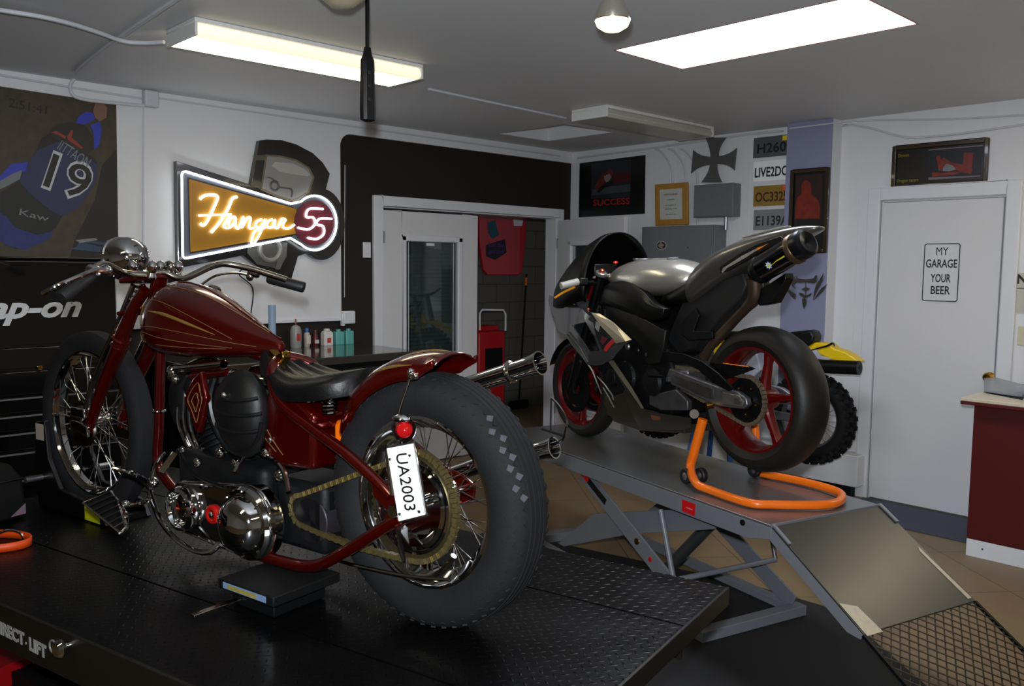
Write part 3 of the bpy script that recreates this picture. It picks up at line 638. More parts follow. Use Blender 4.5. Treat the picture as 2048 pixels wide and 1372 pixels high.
# MY GARAGE sign on the door
cs = onx(1882, 545, XR-.014)
t = thing('door_sign', 'white metal sign with black border reading MY GARAGE YOUR BEER on the door', 'sign', cs)
hy, hz = .118, .195
def rr(y0, y1, z0, z1, r): return rounded(y0, y1, z0, z1, r, ('tl', 'tr', 'bl', 'br'))
MB().prism([(0, y, z) for y, z in rr(-hy, hy, -hz, hz, .018)], (-.002, 0, 0)).build('plate', mat('sign_white', 'd6d7d9', .35), t, smooth=0)
b = MB(); o_, i_ = rr(-hy+.006, hy-.006, -hz+.006, hz-.006, .018), rr(-hy+.012, hy-.012, -hz+.012, hz-.012, .013); n = len(o_)
b.add([(-.0028, y, z) for y, z in o_+i_], [(i, (i+1) % n, n+(i+1) % n, n+i) for i in range(n)]); b.build('border', inkb, t, smooth=0, solid=.001)
for tx, zz, wd in (('MY', .135, .075), ('GARAGE', .055, .195), ('YOUR', -.04, .125), ('BEER', -.118, .12)):
    lettering(tx, (-.0025, 0, zz), RX, RZV, .075, inkb, 'letters', t, width=wd, ext=.0005, bold=0 if tx == 'MY' else .0012)
# tribal ornament on the pillar
t = thing('tribal_ornament', 'small chrome ornament of winged blades and a dangling spear on the pillar', 'wall ornament', onx(1612, 575, PX-.006)); tl = t.location
Z5 = lambda pts: [onx(1360+x/5.717, 440+y/5.717, PX-.012)-tl for x, y in pts]
orn = mat('ornament_metal', '6e6a66', .28, .9, var=.4, scale=40)
for nm, pts in (('blade', [(1650, 600), (1640, 680), (1600, 760), (1560, 830), (1525, 915), (1535, 830), (1560, 740), (1600, 680)]), ('blade', [(1690, 730), (1650, 800), (1590, 860), (1530, 918), (1570, 850), (1620, 780)]),
                ('blade', [(1192, 715), (1225, 760), (1280, 820), (1330, 850), (1325, 912), (1290, 880), (1235, 810), (1200, 760)]), ('crossbar', [(1340, 625), (1360, 670), (1440, 678), (1530, 668), (1555, 630), (1580, 640), (1570, 700), (1540, 722), (1450, 712), (1360, 715), (1330, 700)]),
                ('wing', [(1260, 690), (1320, 640), (1345, 700), (1310, 740), (1330, 780), (1290, 760)]), ('stem', [(1438, 712), (1448, 712), (1452, 770), (1490, 785), (1450, 810), (1440, 870), (1430, 810), (1390, 790), (1436, 770)]),
                ('wing', [(1362, 830), (1400, 835), (1430, 860), (1470, 855), (1510, 830), (1500, 860), (1450, 885), (1420, 885), (1372, 860)]), ('spear', [(1420, 880), (1455, 910), (1448, 960), (1420, 1018), (1402, 950), (1400, 905)])):
    MB().prism(Z5(pts), (-.008, 0, 0)).build(nm, orn, t, smooth=0, bevel=.002)
# things cut off by the right edge
t = thing('notice', 'off-white notice sheet at the right edge of the photo beside the door', 'notice', onx(2044, 587, XR-.004)); 
MB().box(-.003, 0, -.14, .035, -.12, .125).build('sheet', mat('notice_paper', 'b9b8ac', .5), t, smooth=0)
lettering('NO', (-.0032, -.03, .085), RX, RZV, .08, inkb, 'printed_letters', t, ext=.0004, bold=.003)
MB().box(-.0036, -.003, -.12, .025, .03, .034).build('printed_line', inkb, t, smooth=0)
t = thing('light_switch', 'cream switch plate below the notice at the right edge', 'light switch', onx(2050, 672, XR-.002))
MB().box(-.006, 0, -.04, .04, -.058, .058).build('plate', mat('switch_cream', 'c9c1a6', .5), t, bevel=.002); MB().box(-.012, -.006, -.008, .008, -.02, .02).build('toggle', mat('switch_cream', 'c9c1a6'), t)

# ------------------------------------------------------------------ tool chest
TX0, TX1, TY0, TY1, TZ1 = .10, 1.64, 4.80, 5.40, 1.61
t = thing('tool_chest', 'tall black tool chest with white lettering under the racing banner', 'tool chest', (TX0, TY0, 0))
W_, D_ = TX1-TX0, TY1-TY0
MB().box(0, W_, .02, D_, .12, TZ1).build('cabinet', blackg, t, bevel=.006)
for x in (.12, W_-.12):
    for y in (.12, D_-.12): MB().cyl((x-.02, y, .06), (x+.02, y, .06), .06, seg=20).build('caster', rubber2, t)
MB().box(-.005, W_+.005, .0, D_, TZ1, TZ1+.012).build('lid', blackg, t, bevel=.004)
MB().box(.01, W_-.01, 0, .02, 1.18, TZ1-.01).build('top_panel', blackg, t, bevel=.003)
zz = [1.17, 1.05, .92, .83, .74, .64, .50, .33, .14]
for i in range(len(zz)-1):
    d = MB().box(.01, W_-.01, 0, .02, zz[i+1]+.012, zz[i]-.004).build('drawer', blackg, t, bevel=.003)
    if zz[i] < 1.0 : MB().box(.012, W_-.012, -.008, .0, zz[i]-.012, zz[i]-.006).build('pull_rail', steel, d)
lt = ony(30, 617, TY0-.001)
lettering('Snap-on', Vector((lt.x, TY0-.002, lt.z))-Vector(t.location), (1, 0, -.0), (0, 0, 1), .15, mat('badge_silver', 'c3c4c8', .3, emit=None), 'lettering', t, width=.60, ext=.002, bold=.005, shear=.35)
p = ony(80, 735, TY0)-Vector(t.location)
MB().cyl(p+Vector((0, -.008, 0)), p, .012, seg=12).build('lock', brass, t)

# ------------------------------------------------------------------ bench by the wall and what stands on it
BZ = 1.02
t = thing('workbench', 'tall dark workbench with a shiny top against the wall by the french doors', 'workbench', (2.0, 4.66, 0))
topm = mat('bench_top', '35322e', .12, var=.1, scale=10, coat=.3)
MB().box(0, 1.56, 0, .765, BZ-.05, BZ).build('worktop', topm, t, bevel=.006)
MB().box(.02, 1.45, .06, .75, .1, BZ-.05).build('cabinet', blackm, t, bevel=.004)
MB().box(.03, 1.44, .1, .75, 0, .1).build('plinth', blackm, t)
for x0 in (.04, .51, .98): MB().box(x0, x0+.45, .045, .06, .14, BZ-.08).build('door', blackm, t, bevel=.003)
def onbench(px, py): p = onz(px, py, BZ); return Vector((p.x, min(p.y, 5.385), BZ))
p = onz(545, 701, BZ)
t = thing('cardboard_tube', 'pale blue upright tube standing on the dark workbench', 'tube', p)
MB().lathe([(.022, 0), (.0245, 0), (.0245, .305), (.022, .305)], (0, 0, 0), (0, 0, 1), 24, closed=True).build('tube_body', mat('tube_blue', '8fa9c4', .5), t)
MB().lathe([(1e-4, .30), (.0215, .30), (.0215, .302), (1e-4, .302)], (0, 0, 0), (0, 0, 1), 20).build('end_cap', mat('tube_blue', '8fa9c4'), t)
def bottle(px, py, wd, ht, prof, body, cap, caph, label, capr=.35, sq=False, lab=None, lower=0):
    p = onbench(px, py); t = thing('bottle', label, 'bottle', p); r = wd/2
    if sq:
        MB().rings([[Vector((sx*r*k, sy*r*.8*k, z)) for sx, sy in ((-1, -.8), (-.8, -1), (.8, -1), (1, -.8), (1, .8), (.8, 1), (-.8, 1), (-1, .8))] for k, z in prof]).build('body', body, t, bevel=.002)
    else: MB().lathe([(1e-4, 0)]+[(r*k, z) for k, z in prof]+[(1e-4, prof[-1][1])], (0, 0, 0), (0, 0, 1), 20).build('body', body, t)
    z = prof[-1][1]
    MB().lathe([(r*capr, z), (r*capr, z+caph*.8), (r*capr*.7, z+caph), (1e-4, z+caph)], (0, 0, 0), (0, 0, 1), 16).build('cap', cap, t)
    if lab: MB().box(-r*lab[1], r*lab[1], -r*(.8 if sq else 1)-.0015, -r*(.8 if sq else 1)*.98+.002, lab[2], lab[3]).build('label', lab[0], t, smooth=0)
    return t
frost = mat('frosted_plastic', 'a2a4a2', .35, trans=.25); teal = mat('teal_plastic', '5da8a0', .35)
redl = mat('label_red', 'b2392f', .4, var=.3, scale=80)
bottle(592, 695, .078, .2, [(.9, 0), (1, .01), (1, .12), (.75, .145), (.3, .155)], frost, mat('cap_brown', '7c4a34', .4), .045, 'tall frosted squeeze bottle with red print and a thin brown nozzle', .16, lab=(redl, .35, .05, .10))
bottle(614, 693, .042, .13, [(.9, 0), (1, .008), (1, .088), (.8, .1)], mat('bottle_pale', 'b7a99b', .35), mat('cap_blue', '2f5da8', .35), .03, 'small pale bottle with a blue cap', .62, lab=(mat('label_white', 'c9c3ba', .5), .8, .02, .08))
bottle(631, 692, .04, .11, [(.9, 0), (1, .008), (1, .06), (.55, .085), (.5, .1)], mat('bottle_dark_red', '5e1f1c', .3), mat('cap_rust', '6b3a2c', .4), .015, 'small dark red bottle between the blue-capped bottle and the white jug', .45, lab=(mat('label_white', 'c9c3ba'), .8, .02, .045))
bottle(651, 690, .075, .12, [(1, 0), (1, .085), (.8, .1), (.5, .105)], mat('jug_white', 'd5cfcb', .45), mat('jug_white', 'd5cfcb'), .015, 'white square jug with a red square label', .6, sq=True, lab=(redl, .4, .02, .055))
bottle(677, 689, .070, .11, [(1, 0), (1, .085), (.9, .095)], teal, teal, .016, 'teal plastic canister beside the white jug', .5, sq=True)
bottle(697, 688, .066, .11, [(1, 0), (1, .088), (.9, .098)], teal, teal, .016, 'teal plastic canister at the right end of the row', .5, sq=True)

# ------------------------------------------------------------------ seen through the french doors
BY = 6.985
Bq = lambda pts, y=BY: [ony(px, py, y) for px, py in pts]
t = tag(MB().prism(Bq([(951, 400), (1050, 405), (1049, 470), (1041, 545), (1033, 550), (972, 550), (963, 540), (954, 480)]), (0, -.03, 0)).build('car_hood', mat('hood_red', 'c8131c', .3, coat=.5, var=.05), smooth=0, bevel=.008), 'red car hood panel with printed script hung on the wall beyond the french doors', 'hood panel')
for nm, tx, a, b_, sz, cc in (('graphic_teal', None, [(975, 445), (990, 440), (998, 470), (985, 478), (976, 465)], 0, 0, '1d5d66'), ('graphic_dark', None, [(972, 490), (1010, 478), (1013, 505), (990, 520), (972, 512)], 0, 0, '200c24')):
    MB().prism(Bq(a, BY-.031), (0, -.002, 0)).build(nm, mat(nm, cc, .4, var=.4, scale=50), t, smooth=0)
for tx, px, py in (('Let the', 992, 490), ('good times', 992, 503)):
    lettering(tx, ony(px, py, BY-.034), (1, 0, 0), (0, 0, 1), .07, mat('graphic_violet', '6a2a96', .4), 'printed_letters', t, width=.22, ext=.0005, shear=.2)
MB().prism(Bq([(1026, 438), (1046, 440), (1044, 452), (1028, 452)], BY-.031), (0, -.002, 0)).build('graphic_white', paper, t, smooth=0)
a, b_ = ony(1053, 548, BY-.03), ony(1044, 700, BY-.05); d = (b_-a).normalized()
t = thing('broom', 'long black-handled broom with an orange collar leaning in the room beyond', 'broom', (0, 0, 0)); foot = a+d*((a.z-.04)/-d.z)
MB().cyl(a, foot, .011, seg=10).build('handle', blackm, t); MB().cyl(a+d*.04, a+d*.13, .014, seg=10).build('collar', orange, t)
MB().box(foot.x-.13, foot.x+.13, foot.y-.03, foot.y+.03, .0, .09).build('bristles', blackm, t, bevel=.01)
p = onz(968, 745, .60)
gx, gy = ony(968, 745, 6.2).x, 6.2
t = thing('red_machine', 'red wheeled box machine with a pale tube handle beyond the french doors', 'machine', (gx, gy, 0))
MB().box(-.2, .14, -.15, .15, .10, .98).build('housing', redp, t, bevel=.015)
MB().box(-.12, .10, -.155, -.15, .55, .82).build('grille', blackm, t)
MB().box(-.15, .1, -.1, .1, .98, 1.03).build('lid', redp, t, bevel=.01)
MB().tube([(-.2, -.16, 1.0), (-.2, -.16, 1.16), (-.17, -.16, 1.19), (.10, -.16, 1.18), (.13, -.16, 1.14), (.13, -.16, .98)], .010, 8, curve=False).build('handle', trim_m, t)
for x in (-.15, .09):
    MB().lathe([(1e-4, -.02), (.07, -.02), (.07, .02), (1e-4, .02)], (x, -.1, .07), (1, 0, 0), 20).build('wheel', rubber2, t)
q = thing('reflection_blind', 'grey slatted blind added behind the closed french door glass to stand for its reflection', 'blind', (3.9, 5.6, 1.6))  # slats added behind the pane to give its glass the grey reflection
b = MB()
for i in range(46):
    z = -.05-.032*i; b.add([(.02, 0, z), (.72, 0, z+.004), (.72, .018, z+.036), (.02, .018, z+.034)], [(0, 1, 2, 3)])
b.build('slats', mat('blind_grey', 'a3a298', .6), q, smooth=0, solid=.002, weld=False)['kind'] = 'stuff'
MB().box(.0, .74, -.01, .03, -.05, 0).build('headrail', mat('blind_grey', '6d6c66'), q)
q.location = (3.97, 5.56, 1.87)

# ------------------------------------------------------------------ floor coverings
fm = [(3.45, 3.75), (3.80, 2.25), (3.815, 1.75), (3.60, 1.50), (3.0, .75), (2.2, .2), (.9, .4), (1.2, 3.0), (1.25, 3.9)]
tag(MB().prism([(x, y, .001) for x, y in fm], (0, 0, .006)).build('floor_mat', mat('mat_black', '111112', .6, var=.2), smooth=0), 'large black rubber mat on the floor under both motorcycle lifts', 'floor mat')
tag(MB().prism([(5.36, 2.6, .001), (5.36, -.2, .001), (5.90, -.2, .001), (5.90, 2.6, .001), (5.75, 2.60, .001), (5.72, 3.6, .001), (5.36, 3.6, .001)], (0, 0, .005)).build('floor_mat', mat('mat_slate', '3c4150', .6, var=.05, scale=6), smooth=0), 'slate blue floor mat strip lying in front of the white door', 'floor mat')

# ------------------------------------------------------------------ red cabinet at the right
t = thing('base_cabinet', 'dark red base cabinet with a white toe kick at the right edge of the photo', 'cabinet', (5.13, 1.665, 0))
cr_ = mat('cabinet_red', '4e0e0c', .4, var=.05)
MB().box(0, .72, -1.6, 0, .10, .865).build('body', cr_, t, bevel=.002)
kick = MB().box(.0, .6, -1.6, -.0, 0, .098).build('toe_kick', trim_m, t, bevel=.002)
MB().cyl((-.002, -.085, .055), (.0, -.085, .055), .005, seg=10).build('screw_hole', inkb, kick)
t = thing('countertop', 'cream countertop with a dark red edge on the dark red cabinet', 'countertop', (5.13, 1.665, .866))
MB().box(-.085, .72, -1.6, .045, .018, .038).build('top', mat('counter_cream', 'c9bda6', .3), t, bevel=.004)
MB().box(-.085, .72, -1.6, .045, 0, .018).build('edge_band', cr_, t, bevel=.002)
rows = []
for i in range(7):
    u_ = i/6
    rows.append([onz(1968+(2060-1968)*v, 783+v*14-u_*(34-10*v), .912+.055*math.sin(u_*1.5)*(.35+.65*v)) for v in [j/6 for j in range(7)]])
b = MB(); b.add([p for r in rows for p in r], [(i*7+j, i*7+j+1, i*7+j+8, i*7+j+7) for i in range(6) for j in range(6)])
tag(b.build('metal_sheet', mat('sheet_silver', '9a9ea4', .35, .4), solid=.003), 'curled silver-grey sheet lying on the cream countertop', 'sheet')
tag(MB().prism([onz(x, y, .9045) for x, y in ((1972, 786), (2045, 800), (2062, 770), (2000, 762))], (0, 0, .002)).build('paper_sheet', blackm, smooth=0), 'dark sheet beneath the curled silver sheet on the countertop', 'sheet')

# ------------------------------------------------------------------ grey lift
LF = Frame((2.945, 1.649, 0), 76)
lift = thing('motorcycle_lift', 'grey scissor motorcycle lift with a steel deck and tilted ramp under the silver motorcycle', 'motorcycle lift', LF.O, LF.yaw)
LW, LL, LZ = .63, 2.15, .62
deck = MB().box(0, LL, -LW, 0, LZ-.01, LZ).build('deck', greyd, lift, bevel=.002)
MB().box(-.006, .004, -LW, 0, LZ-.012, LZ+.004).build('hinge_bar', greyp, deck)
for y0 in (-LW, -.012):
    r = MB().prism([(.0, y0, LZ-.01), (0, y0, LZ-.055), (.12, y0, LZ-.085), (LL, y0, LZ-.085), (LL, y0, LZ-.01)], (0, .012, 0)).build('side_rail', greyp, lift, bevel=.002)
    if y0 > -.1:
        MB().prism([(.514, .0005, .597), (.428, .0005, .597), (.430, .0005, .543), (.512, .0005, .546)], (0, .001, 0)).build('sticker', mat('sticker_red', 'c5131c', .35), r, smooth=0)
        MB().box(.445, .485, .0015, .0022, .566, .570).build('sticker_print', mat('sticker_pink', 'd88a8a', .4), r, smooth=0)
        MB().cyl((.148, 0, .592), (.148, .006, .592), .012, seg=12).build('bolt', dark, r)
MB().box(LL-.012, LL, -LW, 0, LZ-.085, LZ-.01).build('end_rail', greyp, lift)
# ramp
rd = Vector((-.435, 0, -.262)); ru = Vector((rd.z, 0, -rd.x)).normalized()*-1
ru = Vector((-.262*1, 0, .435)).normalized()
def rp(s_, y, h=0): return Vector((0, 0, LZ))+rd*s_+Vector((0, y, 0))+ru*h
ramp = MB().prism([rp(.01, 0), rp(1, 0), rp(1, 0, -.008), rp(.01, 0, -.008)], (0, -LW, 0)).build('ramp', mat('ramp_steel', '525250', .33, .75, var=.08, scale=4, rvar=.06), lift, bevel=.002)
for y0 in (-LW+.008, -.001):
    MB().prism([rp(.02, y0, -.008), rp(.02, y0, -.055), rp(.9, y0, -.055), rp(1.0, y0, -.03), rp(1, y0, -.008)], (0, -.008, 0)).build('flange', greyp, ramp, bevel=.001)
MB().prism([rp(.74, -.004, .001), rp(.80, -.07, .001), rp(1.02, -.085, .001), rp(1.02, -.005, .001)], tuple(ru*.001)).build('tape', mat('old_tape', 'b7ad96', .5, var=.3, scale=60), ramp, smooth=0)
MB().prism([rp(.45, -LW+.02, .001), rp(.5, -LW+.035, .001), rp(.97, -LW+.03, .001), rp(.97, -LW+.008, .001)], tuple(ru*.001)).build('tape', mat('old_tape', 'b7ad96'), ramp, smooth=0)
for y0 in (-LW+.0, -.012): MB().bar(rp(.0, y0+.006, .006), rp(.2, y0+.006, .006), .014, .006, up=ru).build('hinge_strap', greyp, ramp)
# expanded metal extension
b = MB(); L2 = 1.95; wn = 13; stepw = LW/wn; sl = rd.length; k = stepw/sl*.9
n = int((L2-1)/k)
for i in range(-n, wn+1):
    for sgn in (1, -1):
        # diagonal wires clipped to the rectangle
        pts = []
        a_s, a_y = 1.0, i*stepw
        s0, y0 = 1.0, i*stepw; s1 = L2; y1 = y0+(s1-s0)/k*stepw
        if y0 < 0: s0 += (-y0)/stepw*k; y0 = 0
        if y1 > LW: s1 -= (y1-LW)/stepw*k; y1 = LW
        if s1 <= s0: continue
        A, B = (y0, y1) if sgn > 0 else (LW-y0, LW-y1)
        b.bar(rp(s0, -A, -.004+.002*sgn), rp(s1, -B, -.004+.002*sgn), .0042, .003, up=ru)
ext = b.build('mesh_extension', mat('mesh_metal', '4f463a', .5, .6, var=.4, scale=20), lift, smooth=0)
for y0 in (0, -LW): MB().bar(rp(1.0, y0, -.006), rp(L2, y0, -.006), .012, .012, up=ru).build('mesh_edge', dark, ext)
MB().bar(rp(L2, 0, -.006), rp(L2, -LW, -.006), .012, .012, up=ru).build('mesh_edge', dark, ext)
# scissor arms
def arm(p0, p1, wd, y, th=.012, name='scissor_arm'):
    a, b_ = Vector((p0[0], y, p0[1])), Vector((p1[0], y, p1[1])); return MB().bar(a, b_, th, wd, up=(0, 0, 1)).build(name, greyp, lift, bevel=.002)
for y in (-.045, -.585):
    A = arm((1.34, .53), (.40, .06), .085, y)
    MB().cyl((.87, y-.012, .30), (.87, y+.012, .30), .016, seg=12).build('pivot', brass if y > -.1 else dark, A)
    if y > -.1:
        e = Vector((1.34-.40, 0, .53-.06)).normalized()
        MB().bar(Vector((1.30, y+.0075, .51)), Vector((1.13, y+.0075, .425)), .001, .035).build('warning_label', inkb, A, smooth=0)
        MB().bar(Vector((1.35, y+.0085, .535)), Vector((1.285, y+.0085, .503)), .001, .03).build('warning_label', mat('sticker_red', 'c5131c'), A, smooth=0)
        MB().cyl((.77, y+.006, .243), (.77, y+.009, .243), .012, seg=10).build('red_cap', mat('sticker_red', 'c5131c'), A)
for y in (-.10, -.52):
    MB().prism([(1.66, y, .05), (1.32, y, .31), (.66, y, .5), (.40, y, .52), (.42, y, .475), (1.0, y, .29), (1.60, y, .05)], (0, -.012, 0)).build('scissor_arm', greyp, lift, bevel=.002)
MB().cyl((.70, -.035, .50), (.60, -.035, .21), .013, seg=12).build('strut', greyp, lift)
MB().cyl((.565, -.03, .215), (.53, -.60, .225), .013, seg=12).build('cross_tube', greyp, lift)
MB().cyl((.53, -.60, .225), (.62, -.60, .52), .011, seg=12).build('strut', steel, lift)
b = MB(); bz = .0075
b.box(.36, .42, -.63, .0, bz, .055).build('base_bar', greyp, lift, bevel=.003)
MB().box(.41, .47, -.09, -.02, bz, .085).build('foot_block', greyd, lift, bevel=.002)
for y0 in (-.63, -.07): MB().box(.42, 1.80, y0, y0+.05, bz, .045).build('base_rail', greyp, lift, bevel=.002)
MB().box(1.80, 1.86, -.63, -.02, bz, .055).build('base_bar', greyp, lift, bevel=.002)
MB().cyl((1.0, -.3, .05), (.66, -.3, .40), .03, seg=16).build('hydraulic_ram', steel, lift)

# ------------------------------------------------------------------ orange paddock stand on the grey lift
zt = LZ+.022
P = lambda px, py, h=0: onz(px, py, zt+h)
sw = onplane = None
def onSP(px, py, y, fr): v = fr.y(px, py, y); return fr.O+fr.D*v.x+fr.N*v.y+Vector((0, 0, v.z))
SP = Frame((3.41, 1.965, .62), 76.5)
hook = onSP(1406, 838, .17, SP); hookm = onSP(1388, 905, .19, SP)
pts = [hook, (hook+hookm)/2, hookm, onSP(1381, 935, .20, SP), P(1392, 966, .015), P(1420, 980), P(1495, 1005), P(1545, 1009), P(1640, 1010), P(1676, 1004), P(1683, 990), P(1660, 978), P(1600, 962), P(1530, 948), ]
far = SP.O+SP.D*.16-SP.N*.16
pts += [Vector((far.x, far.y, LZ+.03)), SP.O+SP.D*.2-SP.N*.17+Vector((0, 0, .12)), SP.O+SP.D*.22-SP.N*.17+Vector((0, 0, .28))]
t = thing('paddock_stand', 'bright orange tube paddock stand holding up the rear wheel of the silver motorcycle', 'paddock stand')
MB().tube(pts, [.022, .022, .022, .021]+[.0185]*(len(pts)-4), 14, step=5).build('tube_frame', orange, t)
for c, yy in ((onSP(1373, 957, .235, SP), 0), (onSP(1402, 953, .165, SP), 0), (SP.O+SP.D*.17-SP.N*.13, 1), (SP.O+SP.D*.17-SP.N*.2, 1)):
    c = Vector((c.x, c.y, LZ+.0355))
    w_ = MB().lathe([(.018, -.014), (.03, -.015), (.0345, -.010), (.0345, .010), (.03, .015), (.018, .014)], c, SP.N, 24, closed=True).build('wheel', rubber2, t)
    MB().lathe([(1e-4, -.016), (.008, -.018), (.018, -.012), (.018, .012), (.008, .018), (1e-4, .016)], c, SP.N, 16).build('wheel_hub', steel, w_)

# ------------------------------------------------------------------ black lift
PL = Frame((2.266, 1.413, .618), 103.5)
blift = thing('motorcycle_lift', 'wide black diamond-plate motorcycle lift table under the red custom motorcycle', 'motorcycle lift', (PL.O.x, PL.O.y, 0), PL.yaw)
PZ = .618; BW, BL = 1.315, 2.75
MB().box(0, BL, .352, .972, PZ-.012, PZ).build('center_deck', plate_blk, blift, smooth=0)
MB().box(0, BL, 0, .344, PZ-.012, PZ).build('side_extension', plate_blk, blift, smooth=0)
MB().box(0, BL, .980, BW, PZ-.012, PZ).build('side_extension', plate_blk, blift, smooth=0)
sidem = mat('black_side_enamel', '15130f', .35, var=.15)
MB().box(-.01, .0, 0, BW, PZ-.055, PZ+.002).build('end_rail', sidem, blift, bevel=.002)
fr_ = MB().box(0, BL, BW, BW+.012, PZ-.125, PZ+.002).build('side_rail', sidem, blift, bevel=.002)
MB().box(0, BL, 0, .012, PZ-.06, PZ-.012).build('side_rail', sidem, blift, bevel=.002)
for y in (.352, .960): MB().box(0, BL, y, y+.012, PZ-.09, PZ-.012).build('deck_rail', sidem, blift)
MB().box(0.02, BL, .352, BW, PZ-.07, PZ-.06).build('under_plate', blackm, blift)
yl = BW+.0125
q0, q1 = PL.y(2, 1257, yl), PL.y(92, 1303, yl)
for tx, a, b_ in (('DIRECT', (-14, 1250), (48, 1280)), ('LIFT', (58, 1288), (92, 1306))):
    A, B = PL.y(*a, yl), PL.y(*b_, yl)
    A.z += PZ; B.z += PZ
    lettering(tx, (A+B)/2, (B-A), (0, 0, 1), .05, mat('badge_pale', '9a9a9a', .4), 'lettering', fr_, width=(B-A).length, ext=.001, bold=.002)
A = PL.y(75, 1284, yl) 
c = PL.y(52, 1283, yl); MB().cyl((c.x, yl, c.z+PZ-.005), (c.x, yl+.001, c.z+PZ-.005), .004, seg=8).build('dot', mat('badge_pale', '9a9a9a'), fr_)
c = PL.y(107, 1293, yl)
MB().torus((c.x, yl+.001, c.z+PZ), (0, 1, 0), .017, .003, 20, 6).build('badge_ring', mat('badge_grey', '6a6a6a', .4), fr_)
c = PL.y(139, 1290, yl)
MB().lathe([(1e-4, .04), (.018, .038), (.024, .028), (.022, .02), (.01, .012), (.01, 0)], (c.x, yl, c.z+PZ), (0, 1, 0), 20).build('knob', chrome, fr_)
for x0, x1 in ((.5, 2.2), (2.2, .5)):
    for y in (.42, .88): MB().bar((x0, y, .09), (x1, y, PZ-.09), .02, .09).build('scissor_arm', blackm, blift)
for y in (.38, .90): MB().box(.3, 2.4, y, y+.05, .0075, .07).build('base_rail', blackm, blift)
for x in (.3, 2.35): MB().box(x, x+.05, .43, .90, .0075, .07).build('base_bar', blackm, blift)
# red box under the lift, lower left
cc = onz(20, 1308, .10)
t = thing('floor_jack', 'red low metal box on the floor under the near edge of the black lift', 'jack', (0, 0, 0))
q = [onz(-60, 1265, .10), onz(2, 1272, .10), onz(66, 1308, .10), onz(-10, 1342, .10), onz(-90, 1372, .10)]
MB().prism(q, (0, 0, -.085)).build('body', redp, t, bevel=.004)
for p in (q[2]*.98+q[4]*.02, q[4]): MB().box(p.x-.04, p.x+.0, p.y-.02, p.y+.02, .007, .03).build('foot', blackm, t)

# ------------------------------------------------------------------ wheel building shared by the motorcycles
def tyre_prof(R, hw, rr, flat=.45):
    h = R-rr
    side = [(rr-.004, hw*.62), (rr+.006, hw*.80), (rr+h*.28, hw*.98), (rr+h*.52, hw), (rr+h*.76, hw*.92), (R-h*.09, hw*.70), (R-h*.02, hw*flat), (R, 0)]
    out = side+[(r, -y) for r, y in reversed(side[:-1])]
    inn = [(rr-.004, -hw*.5), (rr-.004, hw*.5)]
    return out+inn
def rim_prof(rr, hw, depth=.03):
    return [(rr+.004, hw), (rr-.006, hw), (rr-.008, hw*.9), (rr-depth*.6, hw*.6), (rr-depth, hw*.35), (rr-depth, -hw*.35), (rr-depth*.6, -hw*.6), (rr-.008, -hw*.9), (rr-.006, -hw), (rr+.004, -hw),
            (rr+.002, -hw*.7), (rr-depth*.75, -hw*.3), (rr-depth*.75, hw*.3), (rr+.002, hw*.7)]
def wire_spokes(rim, c, r0, r1, y0, n, mt, th=.0019, name='spoke', lean=38):
    """n single spokes, each an object sharing one of four meshes"""
    base = []
    for side in (1, -1):
        for dr in (1, -1):
            a = R_(lean*dr)
            p0 = Vector((r0*sin(a), side*y0, r0*cos(a))); p1 = Vector((0, side*.008, r1))
            base.append(MB().cyl(p0, p1, th, seg=6).build(name, mt, None, smooth=60))
    for i in range(n):
        b0 = base[i % 4]
        o = b0 if i < 4 else b0.copy()
        if i >= 4: COL.objects.link(o)
        o.parent = rim; o.location = c; o.rotation_euler = (0, 2*pi*i/n, 0)
def knobs(b, c, R, rows, n, sx, sy, h):
    for k in range(n):
        for j, (y, off) in enumerate(rows):
            a = 2*pi*(k+off)/n; u = Vector((sin(a), 0, cos(a))); t = Vector((cos(a), 0, -sin(a))); rr = R-abs(y)**2*6
            q = c+u*(rr+h/2)+Vector((0, y, 0)); b.bar(q-t*sx/2, q+t*sx/2, sy, h*1.6, up=u)

# ------------------------------------------------------------------ red custom motorcycle
CH = Frame((1.44, 1.82, .620), 101)
cy = CH.y
bk = thing('custom_motorcycle', 'candy red hardtail custom motorcycle with chrome engine covers and a fat rear tyre', 'motorcycle', CH.O, CH.yaw)
Y = Vector((0, 1, 0))
def mirror(fn):
    for s_ in (1, -1): fn(s_)
RW, RRAD = Vector((0, 0, .345)), .345
FW, FRAD = Vector((1.735, 0, .357)), .357
# rear wheel
rw = MB().lathe(rim_prof(.232, .058, .034), RW, Y, 64, closed=True).build('rear_wheel', chrome, bk)
b = MB().lathe(tyre_prof(RRAD, .079, .232, .5), RW, Y, 96, closed=True)
for s_ in (1, -1):
    for k in range(56):
        for (y_, r_, off, sx_, sy_) in ((.047, RRAD-.0075, 0, .017, .018), (.0655, RRAD-.0245, .5, .016, .016)):
            a = 2*pi*(k+off)/56; u = Vector((sin(a), 0, cos(a))); t_ = Vector((cos(a), 0, -sin(a))); nrm = (u*(1 if y_ < .05 else .75)+Vector((0, s_*(.3 if y_ < .05 else .65), 0))).normalized()
            q = RW+u*r_+Vector((0, s_*y_, 0)); side = t_.cross(nrm); b.prism([q-t_*sx_*.5-nrm*.004, q+side*sy_*.5-nrm*.004, q+t_*sx_*.5-nrm*.004, q-side*sy_*.5-nrm*.004], nrm*.0085)
for y in (-.028, -.01, .01, .028): b.torus(RW, Y, RRAD-.0028, .0042, 96, 6)if False else b.lathe([(RRAD-.004, y-.006), (RRAD+.0018-abs(y)*.05, y-.005), (RRAD+.0018-abs(y)*.05, y+.005), (RRAD-.004, y+.006)], RW, Y, 96)
ty_ = b.build('tyre', rubber, rw)
